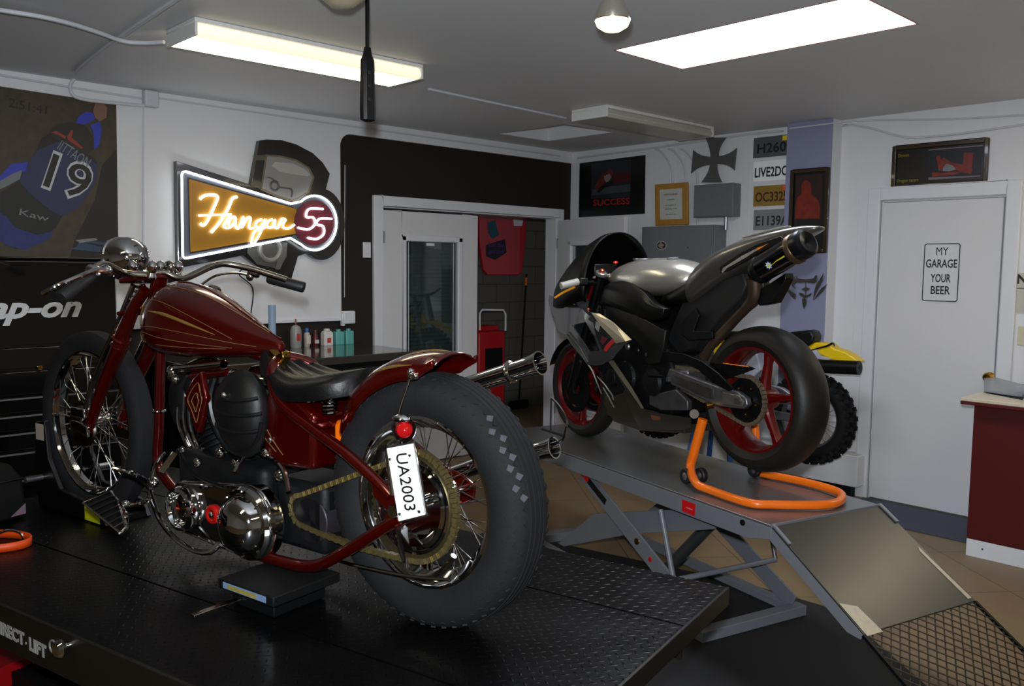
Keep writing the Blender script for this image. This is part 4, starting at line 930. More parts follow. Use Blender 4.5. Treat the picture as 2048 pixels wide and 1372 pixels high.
for i_, (px, py) in enumerate(((962, 855), (978, 872), (990, 888), (1000, 905), (1008, 922), (1014, 940), (1020, 958), (1024, 978), (1027, 998))):
    p = cy(px, py, .060)-RW; p.y = 0; u = p.normalized(); t_ = Y.cross(u); nrm = (u*.8+Y*.6).normalized(); sd = t_.cross(nrm); q = RW+u*(RRAD-(.0165 if i_ % 2 else .0075))+Vector((0, .0655 if i_ % 2 else .052, 0))
    MB().prism([q-t_*.011, q+sd*.013, q+t_*.011, q-sd*.009], nrm*.0045).build('scuffed_block', mat('scuffed_rubber', '3a3b42', .75, var=.3, scale=90), ty_, smooth=0)
b = MB().lathe([(1e-4, .075), (.022, .075), (.024, .05), (.05, .048), (.052, .04), (.035, .034), (.032, -.034), (.052, -.04), (.052, -.048), (.024, -.05), (.022, -.075), (1e-4, -.075)], RW, Y, 32); b.build('hub', chrome, rw)
wire_spokes(rw, RW, .044, .205, .040, 40, chrome)
# final sprocket with dished drum
sc = RW+Vector((0, .085, 0)); b = MB(); nt_ = 48
ring = []
for i in range(nt_*4):
    a = 2*pi*i/(nt_*4); r = .150 if i % 4 in (1, 2) else .142; ring.append(sc+Vector((r*cos(a), 0, r*sin(a))))
inner = [sc+Vector((.130*cos(2*pi*i/(nt_*4)), 0, .118*sin(2*pi*i/(nt_*4)))) for i in range(nt_*4)]
n = len(ring); v = ring+inner; v += [p+Vector((0, .006, 0)) for p in v]
b.add(v, [f for i in range(n) for f in ((i, (i+1) % n, n+(i+1) % n, n+i), (2*n+i, 3*n+i, 3*n+(i+1) % n, 2*n+(i+1) % n), (i, 2*n+i, 2*n+(i+1) % n, (i+1) % n), (n+i, n+(i+1) % n, 3*n+(i+1) % n, 3*n+i))])
b.build('sprocket', mat('dirty_gold', '544b30', .45, .8, var=.4, scale=60), rw, smooth=30)
MB().lathe([(.131, .002), (.131, .01), (.124, .012), (.119, .002), (.119, .012), (.108, .016), (.100, .004), (.085, -.02), (.05, -.028), (1e-4, -.028)], sc, Y, 48).build('brake_drum', chrome, rw)
# front wheel
fwh = MB().lathe(rim_prof(.282, .030, .022), FW, Y, 64, closed=True).build('front_wheel', chrome, bk)
MB().lathe(tyre_prof(FRAD, .043, .282, .55), FW, Y, 96, closed=True).build('tyre', rubber, fwh)
MB().lathe([(1e-4, .06), (.014, .06), (.016, .045), (.036, .043), (.036, .036), (.022, .03), (.022, -.03), (.036, -.036), (.036, -.043), (.016, -.045), (.014, -.06), (1e-4, -.06)], FW, Y, 28).build('hub', chrome, fwh)
wire_spokes(fwh, FW, .033, .262, .036, 40, chrome)
MB().lathe([(.035, .040), (.085, .042), (.092, .05), (.088, .058), (.04, .062), (1e-4, .064)], FW, Y, 32).build('brake_drum', chromed, fwh)
MB().bar(FW+Vector((.03, .07, .05)), FW+Vector((-.07, .07, .05)), .03, .04).build('brake_caliper', chrome, fwh, bevel=.006)
# frame
fr_ = MB(); r0 = .0165
fr_.tube([cy(321, 700, .0), cy(320, 760, .0), cy(318, 850, .0), cy(317, 930, .0), Vector((1.20, 0, .16)), Vector((1.12, .0, .125))], .0175, 14)
frame = fr_.build('frame', candy, bk)
b = MB().cyl((1.335, 0, .78), (1.275, 0, .93), .027, seg=20); b.build('steering_head', candy, frame)
MB().tube([(1.31, 0, .84), (1.1, 0, .80), (.8, 0, .70), (.66, 0, .685), (.60, 0, .68)], .018, 12).build('backbone_tube', candy, frame)
def rails(s_):
    MB().tube([Vector((.62, s_*.02, .685)), Vector((.575, s_*.075, .66)), Vector((.517, s_*.105, .579)), Vector((.37, s_*.112, .515)), Vector((.223, s_*.118, .461)), Vector((.089, s_*.124, .398)), Vector((.04, s_*.126, .37))], [.022, .021, .018, .017, .0165, .016, .016], 14).build('seat_stay_tube', candy, frame)
    MB().tube([Vector((1.13, s_*.02, .13)), Vector((1.05, s_*.09, .108)), Vector((.8, s_*.125, .10)), Vector((.49, s_*.13, .100)), Vector((.34, s_*.13, .118)), Vector((.214, s_*.13, .185)), Vector((.06, s_*.13, .285)), Vector((.01, s_*.13, .315))], .0175, 14).build('lower_rail_tube', candy, frame)
    MB().prism([Vector((x, s_*.122, z)) for x, z in ((.12, .425), (.07, .40), (.0, .385), (-.045, .36), (-.04, .32), (.02, .29), (.075, .28), (.05, .33), (.10, .36))], (0, s_*.012, 0)).build('axle_plate', candy, frame, bevel=.004)
mirror(rails)
MB().cyl((0, -.15, .345), (0, .15, .345), .011, seg=14).cyl((0, .148, .345), (0, .168, .345), .018, seg=6).build('axle', chrome, bk)
b = MB().tube([(.36, -.12, .515), (.34, 0, .525), (.36, .12, .515)], .014, 10); b.build('cross_tube', candy, frame)
MB().torus(cy(318, 822, 0), (0, 0, 1), .020, .005, 20, 8).build('tube_clamp', chrome, frame)
# springer fork
def fork(s_):
    y = s_*.064
    o = MB().tube([Vector((1.275, y*.9, .885)), Vector((1.33, y, .83)), Vector((1.405, y, .735)), Vector((1.45, y, .66)), Vector((1.56, y, .52)), Vector((1.655, y, .37)), Vector((1.665, y, .335))], [.019, .021, .027, .028, .023, .019, .014], 14).build('fork_leg', candy, bk)
    MB().tube([Vector((1.35, y*.9, .90)), Vector((1.44, y*1.05, .76)), Vector((1.60, y*1.1, .56)), Vector((1.705, y*1.1, .37))], .010, 10).build('front_fork_rod', chromed, o)
    MB().prism([Vector((x, y+s_*.012, z)) for x, z in ((1.64, .36), (1.64, .32), (1.70, .335), (1.755, .345), (1.755, .375), (1.70, .375))], (0, s_*.012, 0)).build('rocker', chrome, o, bevel=.003)
    MB().torus(Vector((1.425, y, .705)), Vector((.5, 0, -.86)), .029, .006, 22, 8).torus(Vector((1.44, y, .68)), Vector((.5, 0, -.86)), .0285, .005, 22, 8).build('fork_collar', candy, o)
    ax = Vector((-.45, 0, .9)).normalized(); u, w_, a_ = axes(ax)
    pts = [Vector((1.385, y*.62, .80))+ax*(.15*i/72)+(u*cos(2*pi*i/9)+w_*sin(2*pi*i/9))*.016 for i in range(73)]
    MB().tube(pts, .0035, 6, curve=False).cyl(Vector((1.385, y*.62, .79)), Vector((1.385, y*.62, .79))+ax*.18, .006, seg=8).build('spring', chrome, o)
mirror(fork)
MB().prism([(1.40, -.095, .79), (1.33, -.06, .81), (1.29, 0, .815), (1.33, .06, .81), (1.40, .095, .79), (1.37, 0, .79)], (.005, 0, .014)).build('lower_fork_plate', candy, bk, bevel=.004)
tree = MB().prism([(1.37, -.10, .905), (1.30, -.09, .915), (1.24, -.04, .925), (1.24, .04, .925), (1.30, .09, .915), (1.37, .10, .905), (1.38, 0, .903)], (.004, 0, .018)).build('upper_fork_plate', candy, bk, bevel=.004)
for y, x in ((-.05, 1.25), (.05, 1.25), (0, 1.28), (-.07, 1.34), (.07, 1.34)):
    MB().lathe([(.016, 0), (.018, .006), (.012, .02), (.017, .03), (.019, .045), (.012, .058), (1e-4, .064)], (x, y, .925), (-.2, 0, 1), 18).build('riser', chrome, tree)
MB().ball((1.245, -.02, .965), (.02, .016, .022), 14).build('top_nut', chromed, tree)
# headlight
hc = cy(257, 514, .0); ax = Vector((.93, .1, -.12)).normalized()
hl = MB().lathe([(1e-4, -.066), (.030, -.061), (.056, -.045), (.071, -.016), (.075, .014), (.074, .036), (.079, .04), (.079, .05), (.068, .054)], hc, ax, 36).build('headlight', chrome, bk)
MB().lathe([(.068, .050), (.04, .060), (1e-4, .064)], hc, ax, 28).build('lens', mat('lens_clear', 'd8dcdc', .1, trans=.4), hl)
MB().tube([hc+Vector((-.03, 0, -.06)), Vector((1.37, 0, .94)), Vector((1.34, 0, .92))], .012, 10).build('bracket', chrome, hl)
# handlebar
HL = [Vector((1.25, .0, .945)), Vector((1.27, .06, .935)), Vector((1.29, .13, .945)), Vector((1.24, .22, .972)), Vector((1.16, .30, .96)), Vector((1.118, .335, .944))]
HR = [Vector((1.25, .0, .945)), Vector((1.225, -.06, .925)), Vector((1.222, -.2, .975)), Vector((1.169, -.28, .966)), Vector((1.069, -.36, .928)), Vector((1.05, -.375, .919))]
hb = MB().tube(list(reversed(HL))+HR[1:], .0125, 14).build('handlebar', chromed, bk)
GL0, GL1 = cy(180, 552, .335), cy(122, 596, .44); GR0, GR1 = cy(540, 557, -.35), cy(608, 575, -.42)
for a_, b_ in ((GL0, GL1), (GR0, GR1)):
    d = (b_-a_).normalized()
    MB().lathe([(.0175, -.008), (.0205, 0), (.021, (b_-a_).length-.004), (.0195, (b_-a_).length), (1e-4, (b_-a_).length+.002)], a_, d, 18).build('grip', rubber2, hb)
lv = [cy(214, 541, .29), cy(190, 541, .34), cy(150, 556, .42), cy(110, 573, .48), cy(86, 587, .50)]
MB().tube(lv, [.010, .008, .0065, .006, .009], 8).build('lever', chrome, hb)
MB().lathe([(.016, -.018), (.019, -.012), (.019, .012), (.016, .018)], Vector((1.135, .318, .952)), (b_-a_), 16).ball(lv[0], .016, 12).build('lever_clamp', chrome, hb)
MB().lathe([(.0155, -.02), (.0185, -.014), (.0185, .014), (.0155, .02)], cy(508, 545, -.31), (GR1-GR0), 16).ball(cy(500, 553, -.30), (.016, .014, .018), 12).build('throttle_clamp', chrome, hb)
MB().tube([cy(503, 552, -.30), cy(470, 546, -.26), cy(430, 552, -.2), cy(395, 575, -.1), cy(370, 590, -.05), Vector((1.2, -.03, .86))], .0045, 8).build('throttle_cable', chromed, hb)
# fuel tank
TK = [(.615, .705, .735, .012), (.70, .692, .765, .040), (.80, .678, .81, .078), (.90, .668, .853, .112), (1.0, .662, .888, .138), (1.08, .662, .905, .150), (1.15, .668, .908, .146), (1.20, .685, .90, .128), (1.235, .715, .88, .095), (1.25, .76, .85, .05)]
def tank_at(x):
    for i in range(len(TK)-1):
        if TK[i][0] <= x <= TK[i+1][0]:
            t = (x-TK[i][0])/(TK[i+1][0]-TK[i][0]); return [TK[i][k]*(1-t)+TK[i+1][k]*t for k in range(4)]
    return TK[0] if x < TK[0][0] else TK[-1]
def tank_pt(x, ph, off=0.):
    _, zb, zt, hw = tank_at(x); zm = zb+.36*(zt-zb); s_, c_ = sin(ph), cos(ph)
    y = (hw+off)*math.copysign(abs(s_)**.8, s_); z = zm+((zt-zm+off)*abs(c_)**.95 if c_ > 0 else -(zm-zb+off)*abs(c_)**.7)
    if c_ > .93: z += .006*(c_-.93)/.07
    return Vector((x, y, z))
b = MB(); b.rings([[tank_pt(x, 2*pi*j/40) for j in range(40)] for x in (lambda L: [L[i]+(L[i+1]-L[i])*t for i in range(len(L)-1) for t in (0, .5)]+[L[-1]])([q[0] for q in TK])])
tank = b.build('fuel_tank', candy, bk, smooth=60, sub=1)
def stripe(pl, th=.0014, mt=gold, par=None):
    MB().tube([tank_pt(x, R_(p), .0012) for x, p in pl], th, 6).build('pinstripe', mt, par or tank)
goldp = mat('pinstripe_gold', '8a6c46', .4, .4)
mirror(lambda s_: [stripe([(x, s_*p) for x, p in L_], .00095, goldp) for L_ in (
    [(1.2, 78), (1.19, 60), (1.15, 50), (1.05, 52), (.9, 62), (.78, 78)], [(1.2, 78), (1.18, 88), (1.1, 84), (.95, 84), (.8, 86), (.7, 88)],
    [(1.19, 100), (1.16, 92), (1.05, 94), (.9, 96), (.78, 98)], [(1.19, 100), (1.17, 112), (1.05, 108), (.92, 106), (.8, 102)], [(1.22, 30), (1.1, 20), (.95, 14), (.8, 10), (.68, 6)])])
for s_ in (1, -1):
    P = [(1.14, 66), (1.05, 66), (.95, 70), (.84, 77)]
    MB().tube([tank_pt(x, R_(s_*p), .0002) for x, p in P], [.001, .006, .005, .0008], 8).build('pinstripe', gold, tank)
MB().tube([tank_pt(x, 0, -.002) for x in (1.235, 1.15, 1.05, .95, .85, .75, .68, .63)], .0045, 8).build('tank_ridge', candy, tank)
MB().lathe([(.022, 0), (.024, .005), (.018, .012), (1e-4, .014)], tank_pt(1.08, R_(-28)), (0, -.4, 1), 20).build('filler_cap', chrome, tank)
MB().prism([Vector((x, .02, z)) for x, z in ((.625, .718), (.60, .70), (.565, .715), (.56, .695), (.585, .665), (.60, .64), (.635, .69))], (0, .03, 0)).build('tank_mount', brass, tank, bevel=.003)
# seat
b = MB(); NU, NV = 26, 33; top = []; bot = []
for i in range(NU+1):
    u = i/NU; x = .685-.455*u
    hw = .045+.10*math.sin(min(1, u/.62)*pi/2) if u < .72 else .145*math.sqrt(max(.0, 1-((u-.72)/.30)**2.6))+.004
    if i == 0: hw = .028
    zc = .722-.088*math.sin(min(1, u/.55)*pi/2)+.055*max(0, (u-.5)/.5)**1.6
    rt, rb = [], []
    for j in range(NV+1):
        v = -1+2*j/NV; edge = (1-abs(v)**4)
        rib = .011*abs(math.cos(v*pi*3.0))*edge*min(1, u*6)*min(1, (1-u)*7)
        zz_ = zc+.02*math.sin(pi*u)*abs(v)**1.5-.034*abs(v)**5-(.03 if i in (0, NU) else 0)*0
        rt.append(Vector((x, v*hw, zz_+rib))); rb.append(Vector((x, v*hw*.93, zz_-.038+.0*v)))
    top.append(rt); bot.append(rb)
rs = [t_+list(reversed(q)) for t_, q in zip(top, bot)]
b.rings(rs); seat = b.build('seat', leather, bk, smooth=70)
b = MB(); pp = [Vector((.60, .09, .60)), Vector((.5, .12, .585)), Vector((.38, .13, .59)), Vector((.27, .1, .625))]
MB().prism([Vector((.63, y, .60)) for y in (-.03, .03)]+[Vector((.30, y, .61)) for y in (.09, -.09)], (0, 0, .012)).build('seat_pan', black, seat, bevel=.003)
for s_ in (1, -1):
    MB().tube([Vector((.33, s_*.075, .555))+Vector((cos(i*.7)*.02, sin(i*.7)*.02, i*.0011)) for i in range(56)], .004, 6, curve=False).build('seat_spring', chrome, seat)
# oil tank
ot = MB().prism([Vector((x, -.105, z)) for x, z in ((.578, .60), (.60, .40), (.50, .375), (.37, .385), (.365, .55), (.45, .60))], (0, .21, 0)).build('oil_tank', candy, bk, bevel=.018, bseg=4)
MB().lathe([(.022, 0), (.022, .03), (.026, .034), (.026, .05), (.018, .056), (1e-4, .058)], (.43, .07, .575), (0, 0, 1), 20).build('oil_cap', chrome, ot)
for P in ([(.585, .50), (.56, .47), (.53, .44), (.50, .415)], [(.585, .46), (.56, .44), (.53, .42)]):
    MB().tube([Vector((x, .1062, z)) for x, z in P], .0013, 6).build('pinstripe', goldp, ot)
MB().box(.26, .345, -.03, .05, .46, .53).build('orange_canister', orange, bk, bevel=.012)
MB().cyl((.40, .09, .23), (.40, -.09, .23), .07, seg=28).build('gearbox_end', mat('gearbox_dark', '2d2a30', .45, .3), bk, bevel=.004)
MB().box(.34, .56, -.09, .09, .13, .34).build('gearbox', cast, bk, bevel=.02)
# rear fender
def fen(th, off, y):
    f = (th-24)/(104-24); r = .360+.034*f**1.4+off; return Vector((r*cos(R_(th)), y, .345+r*sin(R_(th))))
secs = [(-.090, -.052), (-.092, -.03), (-.085, -.008), (-.06, .008), (-.03, .016), (0, .019), (.03, .016), (.06, .008), (.085, -.008), (.092, -.03), (.090, -.052)]
b = MB(); ts = [24+77*i/36 for i in range(37)]
rs = []
for th in ts:
    k = .55+.45*min(1, (th-24)/25); tail = max(0, (th-92)/12)
    rs.append([fen(th, o*(1+.0*k)+(.05*tail*abs(y_)/.09 if o < -.01 else 0), y_*(k if th < 49 else 1)) for y_, o in secs])
nn = len(secs); b.add([p for r in rs for p in r], [(i*nn+j, i*nn+j+1, (i+1)*nn+j+1, (i+1)*nn+j) for i in range(len(rs)-1) for j in range(nn-1)])
fender = b.build('rear_fender', candy, bk, smooth=60, solid=.004)
MB().tube([fen(th, .021, 0) for th in range(50, 104, 6)], [.0006]+[.003]*7+[.0006], 6).build('pinstripe', goldp, fender)
MB().tube([fen(th, -.012+.004*abs(th-88)/10, .0905) for th in range(66, 91, 4)], [.0006, .002, .004, .0045, .004, .002, .0006], 6).build('pinstripe', gold, fender)
for s_ in (1,):
    q = fen(90, -.035, s_*.094)
    MB().ball(q, (.012, .012, .016), 12).ball(q+Vector((-.016, 0, -.004)), .010, 10).build('strut_bolt', chrome, fender)
    MB().tube([q, q+Vector((.01, s_*.03, -.08)), q+Vector((.015, s_*.05, -.15)), Vector((-.06, s_*.135, .52)), Vector((-.01, s_*.14, .40))], .0032, 8, curve=False).build('fender_strut', chrome, fender)
# chain
b = MB(); cc1 = Vector((.44, .088, .255)); cr1 = .045; path = []
for i in range(0, 25): a = R_(100+170*i/24); path.append(Vector((.150*cos(a), .088, .345+.150*sin(a))))
p0, p1 = path[-1], cc1+Vector((0, 0, -cr1))
for i in range(1, 22): path.append(p0+(p1-p0)*(i/22)+Vector((0, 0, -.012*sin(pi*i/22))))
for i in range(0, 8): a = R_(-90+180*i/7); path.append(cc1+Vector((cr1*cos(a), 0, cr1*sin(a))))
p0, p1 = path[-1], path[0]
for i in range(1, 22): path.append(p0+(p1-p0)*(i/22))
# even links
tot = []; L_ = 0
for i in range(len(path)): tot.append(L_); L_ += (path[(i+1) % len(path)]-path[i]).length
nl = int(L_/.0127)
def at(s_):
    s_ %= L_
    for i in range(len(path)):
        e = (path[(i+1) % len(path)]-path[i]); 
        if tot[i] <= s_ <= tot[i]+e.length+1e-9: return path[i]+e*((s_-tot[i])/max(e.length, 1e-9))
    return path[0]
for k in range(nl):
    a_, c_ = at(k*L_/nl), at((k+.86)*L_/nl); wdt = .019 if k % 2 else .012
    b.bar(a_, c_, wdt, .0145)
b.build('drive_chain', mat('chain_dirty_gold', '86784f', .4, .8, var=.35, scale=90), bk, smooth=0, bevel=0)
# engine
eng = MB().box(.60, 1.06, -.10, .10, .15, .36).build('crankcase', cast, bk, bevel=.035, bseg=4)
def cylinder(base, top, r, nm):
    base, top = Vector(base), Vector(top); ax = (top-base); L = ax.length; pr = [(1e-4, 0), (r*.8, 0)]; n = 9
    for i in range(n):
        z = L*(.12+.6*i/n); pr += [(r*.8, z), (r*1.04, z+.002), (r*1.04, z+.006), (r*.8, z+.009)]
    pr += [(r*.8, L*.78), (r*1.0, L*.80), (r*1.02, L*.92), (r*.8, L), (1e-4, L)]
    return MB().lathe(pr, base, ax, 32, sx=.92).build(nm, cast, eng)
cylinder((.90, 0, .34), (1.03, 0, .60), .078, 'cylinder'); cylinder((.78, 0, .34), (.70, 0, .60), .078, 'cylinder')
for (x, z, t_) in ((1.045, .618, -26), (.692, .618, 17)):
    MB().rings([[Vector((x, 0, z))+Matrix.Rotation(R_(-t_), 3, 'Y') @ Vector((.070*k*cos(a), .068*k*sin(a), h)) for a in [2*pi*j/20 for j in range(20)]] for k, h in ((.9, -.012), (1, .0), (.96, .018), (.6, .03))]).build('rocker_box', chromed, eng, bevel=.004)
q0, q1 = cy(352, 738, .09), cy(448, 728, .09)
MB().cyl(q0, q1, .014, seg=14).build('intake_tube', chrome, eng)
MB().ball(cy(345, 745, .09), (.022, .02, .028), 14).ball(cy(352, 760, .10), .015, 12).build('pipe_fitting', chrome, eng)
MB().cyl(cy(385, 752, .08), cy(455, 745, .08), .013, seg=12).build('red_pipe', candy, eng)
MB().ball(cy(470, 752, .08), (.03, .025, .022), 14).build('pipe_fitting', chrome, eng)
# bulky black intake cover
c0 = cy(488, 820, .12)
b = MB(); rs = []
for i in range(11):
    t_ = pi*i/10; rs.append([c0+Vector((.115*sin(t_)*cos(a)*(1+.12*cos(a)), .0-.055*cos(t_), .125*sin(t_)*sin(a)*(1 if sin(a) > 0 else 1.18))) for a in [2*pi*j/28 for j in range(28)]] if 0 < i < 10 else [c0+Vector((1e-4*cos(2*pi*j/28), -.055*cos(t_), 1e-4*sin(2*pi*j/28))) for j in range(28)])
ic = b.rings(rs, cap=False).build('intake_cover', mat('cover_dark', '0c0c0d', .5, .2, var=.4, scale=10, bump=.8, bscale=25), eng)
MB().tube([c0+Vector((.118*cos(R_(a)), .028, .13*sin(R_(a)))) for a in range(190, 350, 16)], .006, 8).build('cover_band', cast, ic)
for dz_, rr_ in ((.055, .100), (.01, .116), (-.04, .112)): MB().tube([c0+Vector((rr_*sin(R_(a))*1.0, .055*cos(R_(a))*.9+.004, dz_-.018*cos(R_(a)))) for a in range(-70, 71, 14)], .006, 8).build('cover_ridge', cast, ic)
MB().ball(c0+Vector((.02, .056, .05)), .010, 12).build('cover_bolt', chrome, ic)
MB().tube([cy(430, 755, .12), cy(420, 800, .13), cy(430, 850, .13), cy(450, 880, .12)], .014, 10).build('breather_hose', black, eng)
MB().ball(cy(372, 800, .03), (.07, .05, .11), 16).build('rear_casting', cast, eng)
for i in range(3):
    MB().tube([Vector((.98+.03*i, .06, .36)), Vector((1.00+.035*i, .075, .44)), Vector((1.02+.03*i, .06, .55))], .007, 8).build('pushrod_tube', chrome, eng)
# red teardrop coil cover
P = [cy(x, y, .155) for x, y in ((400, 742), (406, 772), (412, 798), (404, 832), (396, 868), (390, 862), (380, 832), (367, 800), (373, 778), (385, 757))]
cc = MB().prism(P, (0, -.022, 0)).build('coil_cover', candy, eng, bevel=.006, bseg=3)
for k in (.62, .30):
    m_ = sum(P, Vector())/len(P); Q = [m_+(p-m_)*k+Vector((0, .0012, 0)) for p in P]; MB().tube(Q, .0011, 6, closed=True).build('pinstripe', goldp, cc)
# primary drive
f0, f1 = cy(372, 1015, .15), cy(497, 1045, .15); ra, rb_ = .088, .118
def hull(c0, r0, c1, r1, y, n=20):
    d = Vector((c0.x-c1.x, c0.z-c1.z)); L = d.length; base = math.atan2(d.y, d.x); be = math.acos((r0-r1)/L)
    out = []
    for i in range(n+1): a = base-be+2*be*i/n; out.append(Vector((c0.x+r0*cos(a), y, c0.z+r0*sin(a))))
    for i in range(n+1): a = base+be+(2*pi-2*be)*i/n; out.append(Vector((c1.x+r1*cos(a), y, c1.z+r1*sin(a))))
    return out
pm = MB().prism(hull(f0, ra, f1, rb_, .105), (0, .045, 0)).build('primary_cover', chrome, bk, bevel=.008, bseg=3)
MB().tube(hull(f0, ra-.006, f1, rb_-.006, .152), .004, 8, closed=True, curve=False).build('cover_rim', chrome, pm)
MB().lathe([(.108, 0), (.112, .012), (.104, .022), (.094, .024), (.090, .02), (.086, .03), (.082, .045), (.070, .062), (.05, .074), (.028, .08), (1e-4, .082)], Vector((f1.x, .150, f1.z)), Y, 48).build('clutch_dome', chrome, pm)
MB().lathe([(.072, 0), (.075, .012), (.07, .030), (.058, .034), (.052, .022), (.048, .004), (.03, .0), (.026, .02), (1e-4, .022)], Vector((f0.x, .150, f0.z)), Y, 40).build('front_pulley_cover', chrome, pm)
m0 = (f0+f1)/2+Vector((.012, 0, -.0))
MB().torus(Vector((m0.x, .155, m0.z)), Y, .022, .009, 20, 10).build('red_ring', mat('ring_red', 'a3100c', .25, coat=.5), pm)
MB().ball(Vector((m0.x, .158, m0.z)), (.01, .01, .012), 12).build('shaft_end', chrome, pm)
for a in range(0, 360, 45):
    p = Vector((f1.x+.100*cos(R_(a)), .174, f1.z+.100*sin(R_(a)))); MB().ball(p, .005, 8).build('cover_bolt', chrome, pm)
MB().lathe([(.05, 0), (.052, .03), (.03, .04), (1e-4, .04)], cy(545, 1040, .12), Y, 24).build('inner_cover', chromed, pm)
MB().tube([cy(470, 945, .15), cy(500, 900, .10), cy(560, 930, .12), cy(578, 985, .15)], .008, 8).build('oil_line', chrome, eng)
MB().tube([cy(355, 900, .10), cy(375, 930, .13), cy(400, 955, .15), cy(450, 975, .16)], .006, 8).build('oil_line', black, eng)
for px, py, r_ in ((440, 905, .018), (470, 925, .014), (395, 925, .016), (365, 900, .012), (530, 905, .015), (560, 950, .02), (540, 880, .010)):
    MB().ball(cy(px, py, .11), (r_, r_*.8, r_), 12).build('engine_fitting', chrome, eng)
MB().bar(cy(350, 905, .10), cy(322, 945, .14), .012, .022).build('engine_mount', chrome, eng, bevel=.003)
# forward controls
fc = MB().tube([cy(300, 975, .14), cy(290, 962, .20), cy(260, 945, .26), cy(225, 936, .30)], [.012, .011, .008, .007], 10).build('foot_control', chrome, bk)
MB().tube([cy(303, 985, .14), cy(290, 1003, .22), cy(240, 1012, .30), cy(232, 1015, .33)], .008, 10).build('peg_arm', chrome, fc)
MB().ball(cy(306, 965, .14), (.026, .02, .02), 14).ball(cy(252, 1008, .33), .013, 12).build('pivot', chrome, fc)
P = [cy(x, y, d) for x, y, d in ((167, 1006, .36), (222, 983, .33), (236, 1002, .33), (252, 1056, .40), (240, 1066, .42))]
pd = MB().prism(P, (0, -.004, -.012)).build('foot_peg', black, fc, bevel=.002)
MB().tube([P[0], P[1], P[2], P[3], P[4]], .0045, 8, closed=True, curve=False).build('peg_edge', chrome, pd)
for i in range(1, 7):
    t_ = i/7; MB().tube([P[0]+(P[4]-P[0])*t_+Vector((0, .001, .003)), P[1]+(P[3]-P[1])*t_+Vector((0, .001, .003))], .0022, 6, curve=False).build('peg_rib', rubber2, pd)
MB().tube([P[3], (P[3]+P[2])/2+Vector((-.012, 0, 0)), P[2]], [.006, .012, .005], 10).build('peg_tip', chrome, pd)
MB().tube([cy(300, 985, .17), cy(318, 1035, .19), cy(345, 1072, .20), cy(385, 1100, .19), cy(418, 1104, .18), cy(440, 1088, .16)], [.010, .009, .008, .008, .010, .010], 10).build('side_stand', chrome, bk)
MB().tube([cy(330, 905, .10), cy(310, 930, .14), cy(303, 960, .16)], .005, 8).build('shift_rod', chrome, fc)
# plate and tail light on the left axle
Q = [cy(773, 897, .175), cy(825, 887, .175), cy(849, 1030, .175), cy(797, 1043, .175)]
pf = MB().prism([Vector(((p-(Q[0]+Q[2])/2).x*1.09, 0, (p-(Q[0]+Q[2])/2).z*1.06))+(Q[0]+Q[2])/2+Vector((0, -.004, 0)) for p in Q], (0, -.006, 0)).build('plate_bracket', chrome, bk, bevel=.002)
lp = MB().prism(Q, (0, -.003, 0)).build('license_plate', mat('plate_white', 'f2f4f5', .3, var=.01), pf, smooth=0, bevel=.001)
cen = sum(Q, Vector())/4; dn = ((Q[3]+Q[2])-(Q[0]+Q[1])).normalized(); rt_ = Y.cross(dn)
lettering('UA2003', cen+Vector((0, .0006, 0)), dn, -dn.cross(Y) if False else (Y.cross(dn)), .055, inkb, 'letters', lp, width=.145, ext=.0006)
for t0, t1 in ((.1, .15), (.85, .15), (.12, .9), (.85, .9)):
    p = Q[0]+(Q[1]-Q[0])*t0+(Q[3]-Q[0])*t1; MB().ball(p+Vector((0, .002, 0)), .0045, 8).build('plate_bolt', chrome, lp)
tc = cy(808, 858, .17)
tl_ = MB().lathe([(1e-4, -.04), (.022, -.033), (.031, -.01), (.031, .012)], tc, (-.65, .6, 0), 24).build('tail_light', chrome, bk)
MB().lathe([(.022, .010), (.019, .02), (.010, .027), (1e-4, .029)], tc, (-.65, .6, 0), 20).build('lens', mat('tail_red', '9c0d10', .12, coat=.6), tl_)
MB().ball(tc+Vector((0, .01, .028)), (.03, .02, .012), 12).build('visor', chrome, tl_)
MB().tube([tc+Vector((.02, -.02, -.02)), cy(790, 880, .15), cy(775, 905, .15), cy(785, 990, .14)], .007, 8).build('light_bracket', chrome, tl_)
MB().tube([cy(795, 1055, .14), cy(800, 1090, .13), cy(815, 1140, .10)], .008, 8, curve=False).tube([cy(670, 1120, .10), cy(720, 1133, .10), cy(815, 1152, .10), cy(900, 1160, .10)], .0055, 8).build('brake_rod', chrome, bk)
MB().tube([(.16*cos(R_(a)), .075, .345+.20*sin(R_(a))) for a in range(215, 320, 12)], .009, 8).build('caliper_bracket', chromed, bk)
# exhaust
def pipe(pts, r, tipd, L):
    o = MB().tube(pts, r, 18).build('exhaust_pipe', chrome, bk); e = Vector(pts[-1]); d = (e-Vector(pts[-2])).normalized()
    MB().lathe([(r*1.02, -.02), (r*1.05, 0), (r*1.1, L*.5), (r*1.25, L*.85), (r*1.3, L), (r*1.15, L), (r*1.0, L*.4), (r*.9, 0), (1e-4, -.01)], e, d, 28).build('exhaust_tip', chrome, o)
    MB().torus(e-d*.055, d, r*1.08, .006, 24, 8).build('exhaust_clamp', chromed, o)
    return o
pipe([(.72, -.10, .50), (.62, -.19, .44), (.45, -.22, .45), (.22, -.22, .565), (.03, -.22, .636), (-.15, -.22, .697)], .027, 0, .05)
pipe([(.98, -.10, .50), (1.02, -.18, .40), (.85, -.22, .28), (.5, -.22, .26), (.2, -.22, .32), (-.05, -.22, .42), (-.20, -.225, .466)], .024, 0, .045)
hx = lambda px, py: cy(px, py, -.25)
